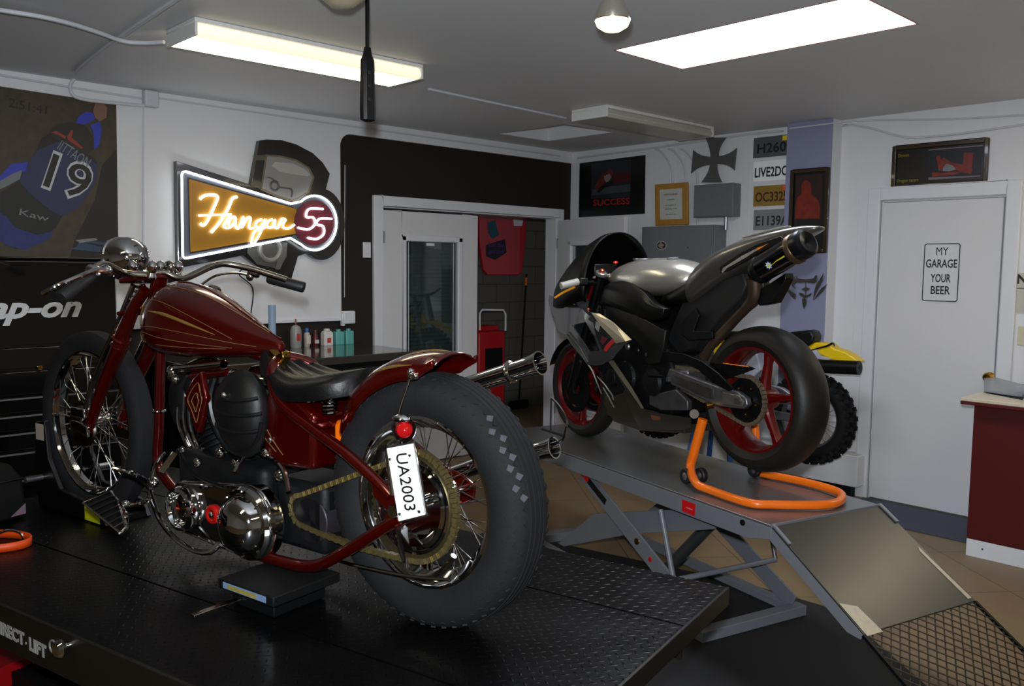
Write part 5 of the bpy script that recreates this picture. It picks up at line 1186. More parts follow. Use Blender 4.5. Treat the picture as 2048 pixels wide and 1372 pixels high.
hg = MB().tube([hx(1103, 796), hx(1118, 812), hx(1133, 838), hx(1131, 862), hx(1124, 880), hx(1100, 892), hx(1072, 900)], .0035, 8).build('exhaust_guard_wire', chrome, bk)
MB().tube([hx(1102, 798), hx(1101, 862)], .0025, 8, curve=False).tube([hx(1084, 858), hx(1128, 872)], .0035, 8, curve=False).build('guard_rod', dark, hg)
# ------------------------------------------------------------------ jack pad under the frame
B0 = Vector(CH.O)
def chp(x, y, z): return CH.O+CH.D*x+CH.N*y+Vector((0, 0, z))
jk = thing('bench_jack', 'black block jack with a small printed label under the red motorcycle frame', 'jack', CH.O, CH.yaw)
MB().box(.330, .575, .04, .285, .045, .075).build('pad', blackm, jk, bevel=.004)
MB().box(.36, .54, .07, .26, .0005, .045).build('base', dark, jk, bevel=.004)
MB().box(.36, .55, .2855, .2865, .052, .07).build('label', mat('label_blue', '6f86a8', .4), jk, smooth=0)
MB().box(.40, .53, .2866, .287, .054, .066).build('label_band', mat('label_khaki', '8d8243', .4, var=.5, scale=80), jk, smooth=0)
MB().bar((.51, .26, .02), (.53, .40, .012), .02, .006).build('lever', chromed, jk, bevel=.001)
# ------------------------------------------------------------------ wheel vise at the front wheel
vs_ = thing('wheel_vise', 'black wheel clamp with a pale label gripping the front wheel of the red motorcycle', 'wheel clamp', CH.O, CH.yaw)
for s_ in (1, -1):
    q = MB().prism([Vector((x, s_*.075, z)) for x, z in ((1.52, .0005), (2.02, .0005), (2.04, .16), (2.02, .34), (1.95, .35), (1.93, .2), (1.85, .09), (1.56, .06))], (0, s_*.02, 0)).build('jaw', black, vs_, bevel=.004)
    if s_ > 0:
        MB().box(1.555, 1.66, .0955, .0965, .005, .058).build('yellow_label', mat('label_yellow', 'b3b414', .5), q, smooth=0)
        MB().box(1.955, 2.015, .0955, .0965, .27, .335).build('pale_label', mat('label_pale', 'a39a8c', .5), q, smooth=0)
for x_ in (1.53, 1.95): MB().box(x_, x_+.04, -.075, .075, .0005, .02).build('base_bar', black, vs_)
MB().cyl((1.98, -.2, .12), (1.98, .16, .12), .012, seg=12).build('clamp_screw', steel, vs_)
# ------------------------------------------------------------------ things at the left edge, on the black lift
lf = lambda px, py, z: onz(px, py, PZ+z)
t = thing('gear_bag', 'black padded gear bag standing on the black lift at the left edge', 'bag', lf(20, 1045, 0))
c = Vector(t.location); e = (lf(76, 1035, 0)-lf(0, 1055, 0)); e.z = 0; e.normalize(); nrm = Vector((-e.y, e.x, 0))
w0 = -.35; w1 = (lf(78, 1040, 0)-c).dot(e)
rs = [[c+e*x+nrm*y+Vector((0, 0, z)) for x, y in ((w0+k, 0+k), (w1-k, 0+k), (w1-k, .22-k), (w0+k, .22-k))] for z, k in ((.002, .008), (.02, 0), (.16, .01), (.21, .035), (.22, .06))]
loc = [[p-c for p in r] for r in rs]
bg = MB().rings(loc).build('bag_body', blackm, t, bevel=.015, bseg=3)
MB().prism([e*x+nrm*(-.002)+Vector((0, 0, z)) for x, z in ((w1-.012, .02), (w1-.012, .06), (w1-.07, .02))], tuple(nrm*.002)).build('bag_highlight', mat('highlight_mauve', '6d5a68', .5), bg, smooth=0)  # purplish triangle paints a highlight onto the black bag
MB().tube([e*x+nrm*(-.006)+Vector((0, 0, .16)) for x in (w0, w1-.02)], .004, 6, curve=False).build('bag_piping', black, bg)
c = lf(-34, 1092, .0); t = thing('orange_strap', 'orange strap loop lying on the black lift at the left edge', 'strap', c)
pts = []
for i in range(24):
    a = 2*pi*i/24; pts.append((cos(a), sin(a)))
ou, in_ = [Vector((0, 0, 0))+_r.xy.to_3d()*.16*x+_f.xy.to_3d().normalized()*.09*y for x, y in pts], []
b = MB(); n = 24; rv = [p+Vector((0, 0, z)) for z in (.002, .03) for p in ou]; b.add(rv, [(i, (i+1) % n, n+(i+1) % n, n+i) for i in range(n)])
b.build('strap', mat('strap_orange', 'd8480c', .5), t, solid=.006, weld=False)
MB().tube([_r.xy.to_3d()*x+Vector((0, 0, z))+_f.xy.to_3d()*.03 for x, z in ((-.02, .008), (.06, .045), (.11, .04), (.125, .01))], .004, 8).build('buckle_hook', chrome, t)

# ------------------------------------------------------------------ silver sport motorcycle
sb = thing('sport_motorcycle', 'silver and black sport motorcycle with red wheels raised on the grey lift', 'motorcycle', SP.O, SP.yaw)
sp_ = lambda px, py, y: SP.y(px, py, y)
S = lambda x, y, o: SP.y(1060+x/2.588, 430+y/2.588, o)
silver = mat('silver_paint', 'b3b0a8', .26, .7, var=.05, coat=.5)
fair = mat('fairing_grey', '56575a', .25, .6, var=.25, scale=8, coat=.8)
RC, RR = Vector((-.004, .012, .408)), .322
FC, FR_ = Vector((1.367, .012, .290)), .290
def cast_wheel(name, c, rr, hw, n, a0, sw):
    w_ = MB().lathe(rim_prof(rr, hw, .022), c, Y, 64, closed=True).build(name, wheelred, sb)
    for i in range(n):
        a = R_(a0+360*i/n); u = Vector((cos(a), 0, sin(a))); t_ = Vector((-sin(a), 0, cos(a)))
        rs = [[c+u*r+t_*(w2*x)+Vector((0, d*y, 0)) for x, y in ((-1, -.6), (-.6, -1), (.6, -1), (1, -.6), (1, .6), (.6, 1), (-.6, 1), (-1, .6))] for r, w2, d in ((.03, sw*.9, .03), (.08, sw*.62, .024), (rr*.7, sw*.5, .020), (rr-.02, sw*.75, .024))]
        MB().rings(rs).build('spoke', wheelred, w_, bevel=.002)
    MB().lathe([(.012, hw*.9), (.045, hw*.8), (.052, hw*.4), (.052, -hw*.4), (.045, -hw*.8), (.012, -hw*.9)], c, Y, 28, closed=True).build('hub', wheelred, w_)
    return w_
def slick(R, hw, rr):
    h = R-rr; side = [(rr-.003, hw*.72), (rr+.006, hw*.82)]+[(rr+h*.35+(h*.65)*sin(a), hw*cos(a)) for a in [R_(x) for x in (0, 12, 24, 36, 48, 60, 72, 82, 90)]]
    return side+[(r, -y) for r, y in reversed(side[:-1])]+[(rr-.003, -hw*.55), (rr-.003, hw*.55)]
slickm = mat('slick_rubber', '1a1816', .5, var=.3, scale=8, bump=.3, bscale=90, spec=.35)
rwh = cast_wheel('rear_wheel', RC, .228, .073, 5, 98, .028)
MB().lathe(slick(RR, .092, .228), RC, Y, 96, closed=True).build('tyre', slickm, rwh)
fwh2 = cast_wheel('front_wheel', FC, .222, .046, 5, 60, .022)
MB().lathe(slick(FR_, .059, .222), FC, Y, 80, closed=True).build('tyre', slickm, fwh2)
for s_ in (1, -1):
    MB().lathe([(.115, .0), (.145, .0), (.145, .005), (.115, .005)], FC+Vector((0, s_*.065, 0)), Y, 48, closed=True).build('brake_disc', dark, fwh2)
    MB().lathe([(.045, 0), (.118, .0), (.118, .004), (.045, .004)], FC+Vector((0, s_*.063, 0)), Y, 6, closed=True).build('disc_carrier', dark, fwh2)
# rear sprocket and chain
pc = RC+Vector((0, .10, 0)); b = MB()
b.lathe([(1e-4, -.004), (.09, -.004), (.09, .0), (.103, 0), (.103, .005), (.086, .005), (.084, .0), (1e-4, .0)], pc, Y, 60)
sprk = b.build('sprocket', dark, rwh)
for i in range(5):
    a = R_(20+72*i); MB().bar(pc+Vector((.03*cos(a), .002, .03*sin(a))), pc+Vector((.092*cos(a), .002, .092*sin(a))), .005, .022, up=(-sin(a), 0, cos(a))).build('sprocket_arm', black, sprk)
    MB().ball(pc+Vector((.062*cos(a+.5), .008, .062*sin(a+.5))), .0065, 8).build('sprocket_bolt', brass, sprk)
fs = Vector((.53, .112, .47)); path = [pc+Vector((.105*cos(R_(a)), 0, .105*sin(R_(a)))) for a in range(80, 291, 10)]
p0, p1 = path[-1], fs+Vector((.0, 0, -.035)); path += [p0+(p1-p0)*(i/14) for i in range(1, 14)]
path += [fs+Vector((.035*cos(R_(a)), 0, .035*sin(R_(a)))) for a in range(-85, 96, 30)]
p0, p1 = path[-1], path[0]; path += [p0+(p1-p0)*(i/14) for i in range(1, 14)]
b = MB()
for i in range(len(path)):
    a_, c_ = path[i], path[(i+1) % len(path)]; n = max(1, round((c_-a_).length/.0145))
    for k in range(n): b.bar(a_+(c_-a_)*(k/n), a_+(c_-a_)*((k+.86)/n), .019 if (i+k) % 2 else .014, .016)
b.build('drive_chain', mat('chain_tan', '8d7f6c', .45, .7, var=.4, scale=60), sb, smooth=0)
# swingarm
for s_, y0 in ((1, .118), (-1, -.150)):
    SWP = [(.47, .50), (.30, .475), (.13, .452), (.02, .445), (-.035, .425), (-.045, .395), (-.02, .375), (.13, .365), (.22, .378), (.45, .42), (.49, .46)]
    swg = MB().prism([Vector((x, y0, z)) for x, z in SWP], (0, .032, 0)).build('swingarm', alu, sb, bevel=.006)
    if s_ > 0:
        MB().prism([Vector((x, y0+.033, z)) for x, z in ((.44, .475), (.30, .458), (.16, .440), (.16, .392), (.26, .40), (.42, .435))], (0, .004, 0)).build('swingarm_panel', mat('alloy_dark', '4c4a48', .5, .7, var=.5, scale=30, bump=.5, bscale=50), swg, bevel=.002)
        MB().prism([Vector((x, y0+.033, z)) for x, z in ((.10, .435), (.0, .432), (-.03, .41), (-.02, .385), (.10, .38))], (0, .006, 0)).build('axle_block', mat('alloy_bright', '8b8781', .4, .8, var=.4, scale=30), swg, bevel=.003)
        MB().cyl(Vector((.0, y0+.03, .408)), Vector((.0, y0+.052, .408)), .016, seg=6).build('axle_nut', steel, swg)
        MB().cyl(Vector((.17, y0+.03, .365)), Vector((.17, y0+.075, .365)), .014, seg=14).build('stand_spool', orange if False else brass, swg)
MB().box(.36, .47, -.13, .13, .43, .50).build('swingarm_bridge', alu, sb, bevel=.01)
# brace and guard
MB().prism([S(x, y, .155) for x, y in ((690, 705), (800, 715), (900, 755), (985, 820), (1065, 900), (1035, 912), (960, 870), (880, 800), (790, 760), (700, 760))], (0, .012, 0)).build('swingarm_brace', black, sb, bevel=.003)
MB().prism([S(x, y, .13) for x, y in ((930, 762), (1130, 780), (1172, 795), (1120, 815), (1010, 852), (985, 830))], (0, .006, 0)).build('chain_guard', black, sb, bevel=.001)
MB().tube([S(1000, 768, .14), S(1132, 786, .14)], .003, 6).build('guard_trim', mat('copper_trim', 'b3703a', .3, .8), sb)
# main frame, engine
FRP = [(330, 440), (450, 478), (560, 520), (700, 600), (690, 680), (665, 770), (600, 775), (575, 690), (545, 650), (430, 580), (330, 520)]
for s_ in (1, -1):
    MB().prism([Vector((p.x, s_*(.165 if p.x < .95 else .165-.35*(p.x-.95)), p.z)) for p in [S(x, y, .165) for x, y in FRP]], (0, -s_*.03, 0)).build('frame_spar', mat('frame_black', '141413', .4, .3), sb, bevel=.006)
en = MB().prism([Vector((x, -.16, z)) for x, z in ((1.02, .32), (1.05, .50), (.98, .68), (.68, .70), (.50, .58), (.42, .42), (.46, .27), (.90, .27))], (0, .30, 0)).build('engine', mat('engine_black', '171718', .45, .5, var=.4, scale=20, bump=.3, bscale=40), sb, bevel=.012)
for x, z, r, l in ((.80, .42, .085, .03), (.58, .42, .07, .035), (.93, .40, .045, .02)):
    MB().lathe([(r, 0), (r, l*.6), (r*.85, l), (r*.4, l*1.15), (1e-4, l*1.15)], (x, .14, z), Y, 32).build('engine_cover', cast, en)
for i in range(16):
    a = 2*pi*i/8; c = (.80, .42, .078) if i < 8 else (.58, .42, .062)
    MB().ball((c[0]+c[2]*cos(a), .162, c[1]+c[2]*sin(a)), .0045, 8).build('cover_bolt', steel, en)
random.seed(4)
for i in range(5): MB().ball((.95-.08*i, .155, .60-.012*i), (.018, .012, .018), 10).build('engine_plug', dark if i % 2 else steel, en)
MB().prism([S(x, y, .13) for x, y in ((640, 930), (780, 900), (840, 960), (840, 1010), (700, 1010), (640, 980))], (0, .03, 0)).build('lower_casting', mat('alloy_lower', '59585a', .45, .7, var=.5, scale=18), sb, bevel=.006)
MB().cyl(S(850, 1030, .13), S(850, 1030, -.13), .022, seg=16).build('linkage', mat('linkage_brown', '4a4036', .5, .4), sb)
MB().box(1.00, 1.06, -.15, .15, .42, .76).build('radiator', black, sb, bevel=.004)
# tank
TS = [(.415, .93, .955, .05), (.44, .885, .985, .09), (.50, .86, 1.01, .13), (.58, .84, 1.026, .155), (.70, .83, 1.032, .168), (.84, .84, 1.027, .165), (.96, .87, 1.0, .145), (1.03, .89, .962, .115), (1.07, .905, .935, .08)]
def loft(T, pw=.8, n=36, low=.36):
    rs = []
    for x, zb, zt, hw in T:
        zm = zb+low*(zt-zb)
        rs.append([Vector((x, hw*math.copysign(abs(sin(a))**pw, sin(a)), zm+((zt-zm) if cos(a) > 0 else (zm-zb))*math.copysign(abs(cos(a))**.85, cos(a)))) for a in [2*pi*j/n for j in range(n)]])
    return rs
tk = MB().rings(loft(TS)).build('fuel_tank', silver, sb, smooth=60, sub=1)
MB().torus(Vector((.60, .035, 1.028)), (0, .1, 1), .026, .0035, 24, 8).build('tank_emblem', steel, tk)
MB().torus(Vector((.88, 0, 1.022)), (0, 0, 1), .045, .006, 28, 8).build('filler_ring', steel, tk)
for s_ in (1, -1):
    P = [S(x, y, .168) for x, y in ((335, 455), (345, 420), (370, 380), (420, 348), (480, 340), (540, 358), (600, 405), (645, 458), (700, 485), (690, 530), (640, 545), (540, 515), (440, 480))]
    cen = sum(P, Vector())/len(P); b = MB(); n = len(P)
    ring0 = [Vector((p.x, s_*.135, p.z)) for p in P]; ring1 = [Vector((p.x, s_*(.176 if p.x < .95 else .176-.2*(p.x-.95)), p.z)) for p in P]
    ring2 = [Vector((cen.x+(p.x-cen.x)*.75, s_*.186, cen.z+(p.z-cen.z)*.75)) for p in P]
    b.rings([ring0, ring1, ring2]).build('tank_side_cover', black, sb, smooth=50, bevel=.003)
# rider seat, tail
MB().rings(loft([(.66, .80, .83, .05), (.60, .80, .86, .10), (.52, .80, .885, .12), (.44, .81, .92, .12), (.39, .83, .955, .10)], .7)).build('seat', leather, sb, smooth=60)
TT = [(.455, .80, .90, .09), (.42, .80, .955, .115), (.36, .83, 1.005, .13), (.28, .88, 1.048, .132), (.18, .935, 1.088, .128), (.06, .995, 1.125, .105), (-.08, 1.06, 1.150, .080), (-.18, 1.105, 1.160, .062), (-.25, 1.13, 1.160, .042), (-.275, 1.142, 1.152, .025)]
tail = MB().rings(loft(TT, .6, 36, .55)).build('tail_cowl', mat('cowl_grey', '6a6762', .28, .7, var=.1, coat=.5), sb, smooth=60, sub=1)
MB().prism([S(x, y, .126) for x, y in ((990, 300), (985, 270), (1080, 205), (1180, 150), (1300, 110), (1330, 130), (1230, 175), (1120, 240), (1030, 290))], (0, .006, 0)).build('cowl_side_panel', black, tail, bevel=.002)
MB().prism([S(x, y, .1325) for x, y in ((992, 295), (1000, 275), (1100, 210), (1170, 175), (1176, 182), (1110, 225), (1020, 275), (998, 300))], (0, .0015, 0)).build('cowl_graphic', mat('graphic_silver', '9b948c', .4, .3, var=.6, scale=70), tail, smooth=0)
MB().prism([S(x, y, .1325) for x, y in ((1172, 172), (1205, 160), (1235, 147), (1215, 160), (1178, 184))], (0, .0015, 0)).build('cowl_graphic', mat('graphic_amber', 'd07a12', .4), tail, smooth=0)
MB().tube([S(1100, 118, .10), S(1200, 92, .095), S(1300, 68, .08), S(1350, 60, .07)], [.004, .007, .007, .003], 8).build('cowl_highlight', silver, tail)  # silver bead paints the bright reflection along the cowl's top edge
MB().prism([S(x, y, .075) for x, y in ((800, 420), (870, 400), (960, 345), (1100, 300), (1120, 360), (1090, 430), (1000, 520), (920, 610), (850, 690), (760, 720), (690, 690), (740, 560))], (0, -.15, 0)).build('undertail', mat('undertail_black', '131315', .6, var=.3), sb, bevel=.008)
MB().prism([S(x, y, .095) for x, y in ((800, 560), (870, 480), (890, 520), (860, 600), (960, 600), (960, 640), (840, 650), (800, 620))], (0, .02, 0)).build('rear_set_plate', cast, sb, bevel=.004)
MB().prism([S(x, y, .06) for x, y in ((1150, 400), (1230, 360), (1320, 300), (1325, 330), (1290, 400), (1260, 455), (1185, 470), (1165, 440))], (0, -.05, 0)).build('tail_bracket', black, sb, bevel=.004)
MB().tube([S(1165, 330, .06), S(1165, 420, .05), S(1120, 480, .05), S(1030, 570, .05), S(950, 660, .07), S(900, 740, .07)], [.036, .034, .024, .022, .022, .022], 14).build('exhaust_link_pipe', mat('pipe_brown', '4c3d31', .45, .6, var=.3, scale=12), sb)
# silencer
m0, m1 = S(1168, 298, .115), S(1418, 150, .115); ax = (m1-m0).normalized(); Lm = (m1-m0).length
mf = MB().lathe([(1e-4, -.02), (.03, -.02), (.052, .012), (.056, .03), (.058, .05), (.058, Lm-.055)], m0, ax, 36).build('silencer', blackg, sb)
MB().lathe([(.0585, Lm-.06), (.064, Lm-.055), (.064, Lm-.035), (.0605, Lm-.030)], m0, ax, 36).build('silencer_band', mat('band_bronze', '6a5642', .35, .8), mf)
MB().lathe([(.060, Lm-.032), (.063, Lm+.005), (.058, Lm+.018), (.045, Lm+.024), (.020, Lm+.018), (1e-4, Lm+.008)], m0, ax, 36).build('end_cap', mat('cap_steel', '3a3a3d', .3, .9, var=.4, scale=20), mf)
MB().lathe([(.0585, .0), (.0605, .005), (.0605, .022), (.0585, .028)], m0+ax*.02, ax, 36).build('silencer_band', dark, mf)
u, w_, a_ = axes(ax)
def onm(t, ang, r=.0592): return m0+ax*t+(Vector((0, 1, 0))*cos(R_(ang))+ax.cross(Vector((0, 1, 0)))*-sin(R_(ang)))*r
b = MB(); pts = [[onm(Lm-.065-.016*i, -24+2.0*k-(3 if i > 3 else 0)) for k in (-1.6+.25*i, 1.6-.25*i)] for i in range(6)]
b.add([p for r in pts for p in r], [(2*i, 2*i+1, 2*i+3, 2*i+2) for i in range(5)]); b.build('yellow_stripe', mat('stripe_yellow', 'c9c21a', .4), mf, smooth=0, solid=.0008)
ec = onm(Lm-.155, -24, .0594); n1 = (ec-(m0+ax*(Lm-.155))).normalized(); t1 = n1.cross(ax)
MB().prism([ec+(ax*cos(i*pi/8)+t1*sin(i*pi/8))*(.017 if i % 2 else .010) for i in range(16)], n1*.001).build('star_emblem', mat('emblem_pale_blue', 'c8d0e8', .4), mf, smooth=0)
MB().prism([ec+n1*.0012+(ax*cos(i*pi/6)+t1*sin(i*pi/6))*.006 for i in range(12)], n1*.0006).build('emblem_centre', mat('stripe_yellow', 'c9c21a'), mf, smooth=0)
# front cowl
b = MB(); CW = [(1.60, .045, .80, .835), (1.56, .11, .77, .885), (1.48, .165, .75, .955), (1.38, .205, .745, 1.025), (1.29, .228, .75, 1.085), (1.21, .238, .77, 1.135), (1.13, .238, .79, 1.165), (1.08, .23, .80, 1.168)]
NV = 24; g = []
for x, hw, zl, zt in CW:
    g.append([Vector((x+.02*(1-cos(a))*0, hw*sin(a), zl+(zt-zl)*abs(cos(a))**.75)) for a in [pi*(j/NV-.5) for j in range(NV+1)]])
b.add([p for r in g for p in r], [(i*(NV+1)+j, i*(NV+1)+j+1, (i+1)*(NV+1)+j+1, (i+1)*(NV+1)+j) for i in range(len(g)-1) for j in range(NV)])
b.build('windscreen_cowl', mat('cowl_black', '020202', .45, spec=.25), sb, smooth=60, solid=.006)
def yv(px): return .10+.15*max(0, min(1, (px-1098)/75))
def fp(px, py, d=0): return sp_(px, py, yv(px)+d)
OUT = [(1098, 590), (1129, 603), (1164, 617), (1183, 625), (1202, 652), (1232, 687), (1252, 684), (1264, 680), (1247, 691), (1224, 718), (1201, 731), (1184, 731), (1175, 729), (1143, 689), (1129, 668), (1116, 663), (1106, 635), (1097, 603)]
HOLE = [(1144, 650), (1171, 644), (1186, 668), (1199, 701), (1179, 703)]
# near side panel with its opening, and the same panel on the far side
def panel(s_):
    def q(p): v = fp(*p); return Vector((v.x, s_*v.y, v.z))
    o = [q(p) for p in OUT]; h = [q(p) for p in HOLE]
    k, j = 14, 0                                      # bridge from the outline to the opening
    loop = o[:k+1]+[h[(j-i) % len(h)] for i in range(len(h)+1)]+o[k:]
    return MB().prism(loop, (0, -s_*.006, 0)).build('side_fairing', fair, sb, weld=False, smooth=0)
sf = panel(1); panel(-1)
MB().prism([sp_(1183, 625, .252), sp_(1200, 627, .235), sp_(1228, 645, .225), sp_(1264, 679, .235), sp_(1252, 683, .252), sp_(1232, 687, .254), sp_(1227, 678, .254), sp_(1202, 652, .254)], (0, .003, 0)).build('fairing_shoulder', mat('shoulder_silver', 'b5ab94', .3, .7, coat=.4), sf, smooth=0, bevel=.001)
MB().prism([fp(x, y, .001) for x, y in ((1186, 640), (1200, 655), (1226, 683), (1208, 703), (1200, 690), (1190, 664))], (0, .0012, 0)).build('printed_panel', mat('panel_dark', '19191c', .3, var=.5, scale=40), sf, smooth=0)
MB().prism([fp(x, y, .0025) for x, y in ((1226, 677), (1231, 682), (1212, 704), (1207, 700), (1212, 690))], (0, .001, 0)).build('red_stripe', mat('stripe_red', 'b02a2a', .35), sf, smooth=0)
MB().prism([fp(x, y, .0025) for x, y in ((1192, 642), (1201, 650), (1197, 664), (1190, 655))], (0, .001, 0)).build('pale_print', mat('print_pale2', '8c8c8c', .4, var=.6, scale=60), sf, smooth=0)
MB().prism([fp(x, y, .0025) for x, y in ((1203, 672), (1216, 677), (1206, 690), (1201, 684))], (0, .001, 0)).build('maroon_print', mat('print_maroon', '5a1a26', .4, var=.4, scale=60), sf, smooth=0)
fin = mat('fin_grey', '6f7072', .35, .5)
for pts in (((1133, 668), (1160, 705), (1185, 742), (1203, 788)), ((1194, 752), (1210, 770), (1224, 790), (1227, 800)), ((1206, 774), (1216, 792), (1228, 815)), ((1138, 664), (1162, 698), (1176, 724))):
    P = [fp(x, y, .004) for x, y in pts]
    b = MB(); b.rings([[p+Vector((.010*a*(1 if 0 < i < len(P)-1 else .5), .004*c, .006*a*0)) for a, c in ((-1, 0), (0, 1), (1, 0), (0, -1))] for i, p in enumerate(P)]); b.build('vent_fin', fin, sf)
LOW = [(1216, 721), (1226, 721), (1264, 777), (1287, 818), (1300, 824), (1380, 836), (1382, 856), (1350, 866), (1280, 861), (1228, 843), (1206, 808), (1216, 796), (1246, 786), (1250, 778)]
for s_ in (1, -1):
    lo = MB().prism([Vector((v.x, s_*v.y, v.z)) for v in [sp_(x, y, .19-.05*max(0, (y-800)/60)) for x, y in LOW]], (0, -s_*.006, 0)).build('lower_fairing', mat('belly_grey', '37342f', .35, .4, coat=.4), sb, smooth=0)
    if s_ > 0:
        MB().prism([sp_(x, y, .1915) for x, y in ((1216, 721), (1227, 721), (1265, 777), (1288, 817), (1284, 817), (1258, 779))], (0, .003, 0)).build('edge_strip', mat('shoulder_silver', 'b5ab94'), lo, smooth=0)
        MB().prism([sp_(x, y, .188-.05*max(0, (y-800)/60)) for x, y in ((1293, 827), (1322, 834), (1320, 841), (1298, 839))], (0, .002, 0)).build('sponsor_print', mat('print_rust', '6b3f2c', .45, var=.4, scale=60), lo, smooth=0)
        MB().prism([sp_(x, y, .186-.05*max(0, (y-800)/60)) for x, y in ((1322, 834), (1356, 841), (1355, 845), (1327, 842))], (0, .002, 0)).build('sponsor_print', mat('print_rose', '7b5f62', .45, var=.5, scale=80), lo, smooth=0)
MB().prism([Vector((x, -.14, z)) for x, z in ((.98, .19), (.98, .215), (.36, .24), (.36, .20), (.6, .175))], (0, .28, 0)).build('belly_pan', mat('belly_grey', '37342f'), sb, bevel=.004)
# fork, controls
for s_ in (1, -1):
    fk = MB().cyl((1.115, s_*.10, .93), (1.27, s_*.10, .55), .024, seg=20).cyl((1.25, s_*.10, .60), (1.365, s_*.10, .29), .028, seg=20).build('fork_leg', black, sb)
    MB().lathe([(.032, 0), (.034, .006), (.034, .016), (.03, .02), (1e-4, .02)], (1.113, s_*.10, .935), (-.38, 0, .93), 20).build('fork_cap', silver, fk)
    MB().lathe([(.016, 0), (.016, .012), (.010, .018), (1e-4, .020)], (1.105, s_*.10, .953), (-.38, 0, .93), 12).build('preload_nut', mat('nut_copper', 'b85a3a', .25, .8), fk)
    MB().bar((1.315, s_*.095, .36), (1.285, s_*.095, .46), .045, .05).build('brake_caliper', black, fk, bevel=.006)
MB().prism([(1.15, -.13, .915), (1.08, -.05, .93), (1.08, .05, .93), (1.15, .13, .915), (1.17, 0, .91)], (-.004, 0, .016)).build('triple_clamp', silver, sb, bevel=.004)
MB().tube([sp_(1188, 562, .10), sp_(1183, 580, .10), sp_(1177, 597, .10)], [.010, .009, .013], 12).build('steering_damper', mat('red_anodized', 'b3121f', .25, .7), sb)
for s_ in (1, -1):
    g0, g1 = sp_(1157, 563, .30), sp_(1122, 572, .40); g0.y *= s_; g1.y *= s_
    d = (g1-g0).normalized(); cb = MB().tube([(1.13, s_*.12, .89), ((1.13+g0.x)/2, s_*.2, (.89+g0.z)/2), g0], .012, 10).build('handlebar', black, sb)
    MB().lathe([(.014, 0), (.0185, .004), (.0185, (g1-g0).length), (1e-4, (g1-g0).length)], g0, d, 18).build('grip', mat('grip_pale', 'a5a29b', .5), cb)
    MB().box(g0.x-.02, g0.x+.03, min(g0.y, g0.y-s_*.05), max(g0.y, g0.y-s_*.05), g0.z-.02, g0.z+.02).build('switch_cluster', black, cb, bevel=.006)
    l0, l1 = sp_(1150, 574, .31), sp_(1109, 596, .42); l0.y *= s_; l1.y *= s_
    MB().tube([l0, (l0+l1)/2+Vector((.004, 0, .003)), l1], [.006, .0065, .005], 8).build('lever', mat('lever_amber', 'e69a12', .35), cb)
ds = MB().box(1.20, 1.24, -.08, .08, .93, 1.0).build('dashboard', black, sb, bevel=.008)
MB().ball(sp_(1231, 525, -.03), (.012, .016, .009), 12).build('red_knob', mat('knob_red', 'd8321a', .3), ds)
MB().ball(sp_(1177, 619, .22), .009, 10).build('copper_bolt', mat('nut_copper', 'b85a3a'), sb)
# front fender
b = MB(); NV = 12; g = []
for i in range(19):
    a = R_(20+130*i/18); g.append([FC+Vector((cos(a)*(FR_+.018-.05*(j/NV-.5)**2*4*.5), (j/NV-.5)*.15, sin(a)*(FR_+.018-.05*(j/NV-.5)**2*4*.5))) for j in range(NV+1)])
b.add([p for r in g for p in r], [(i*(NV+1)+j, i*(NV+1)+j+1, (i+1)*(NV+1)+j+1, (i+1)*(NV+1)+j) for i in range(18) for j in range(NV)])
b.build('front_fender', black, sb, smooth=60, solid=.004)
MB().cyl((.50, .17, .46), (.50, .26, .47), .010, seg=12).build('foot_peg', black, sb)
MB().box(.44, .455, .16, .18, .44, .46).build('peg_bolt', steel, sb)

# ------------------------------------------------------------------ yellow dirt bike by the wall
dc = onx(1621, 836, 5.42)
DB = Frame((5.42, dc.y, 0), 90)
db = thing('dirt_bike', 'yellow and black dirt bike with a knobbly tyre parked behind the silver motorcycle', 'motorcycle', DB.O, DB.yaw)
WC = Vector((0, 0, dc.z)); KR = .292
dw = MB().lathe(rim_prof(.205, .030, .02), WC, Y, 48, closed=True).build('rear_wheel', steel, db)
b = MB().lathe(tyre_prof(KR-.004, .052, .205, .5), WC, Y, 64, closed=True)
knobs(b, WC, KR-.002, [(.032, 0), (0, .5), (-.032, 0)], 30, .030, .020, .020)
knobs(b, WC, KR-.010, [(.050, .5), (-.050, .5)], 30, .026, .012, .020)
b.build('tyre', mat('knobbly_rubber', '121213', .75, spec=.2), dw)
MB().cyl(WC-Y*.06, WC+Y*.06, .028, seg=20).build('hub', steel, dw)
wire_spokes(dw, WC, .028, .19, .03, 28, steel, .0022)
WF = Vector((1.28, 0, dc.z+.02))
dw2 = MB().lathe(rim_prof(.245, .022, .02), WF, Y, 48, closed=True).build('front_wheel', steel, db)
b = MB().lathe(tyre_prof(.325, .040, .245, .5), WF, Y, 64, closed=True); knobs(b, WF, .327, [(.025, 0), (0, .5), (-.025, 0)], 34, .028, .016, .02); b.build('tyre', mat('knobbly_rubber', '121213'), dw2)
MB().cyl(WF-Y*.06, WF+Y*.06, .022, seg=16).build('hub', steel, dw2)
wire_spokes(dw2, WF, .024, .23, .03, 28, steel, .0022)
z0 = dc.z
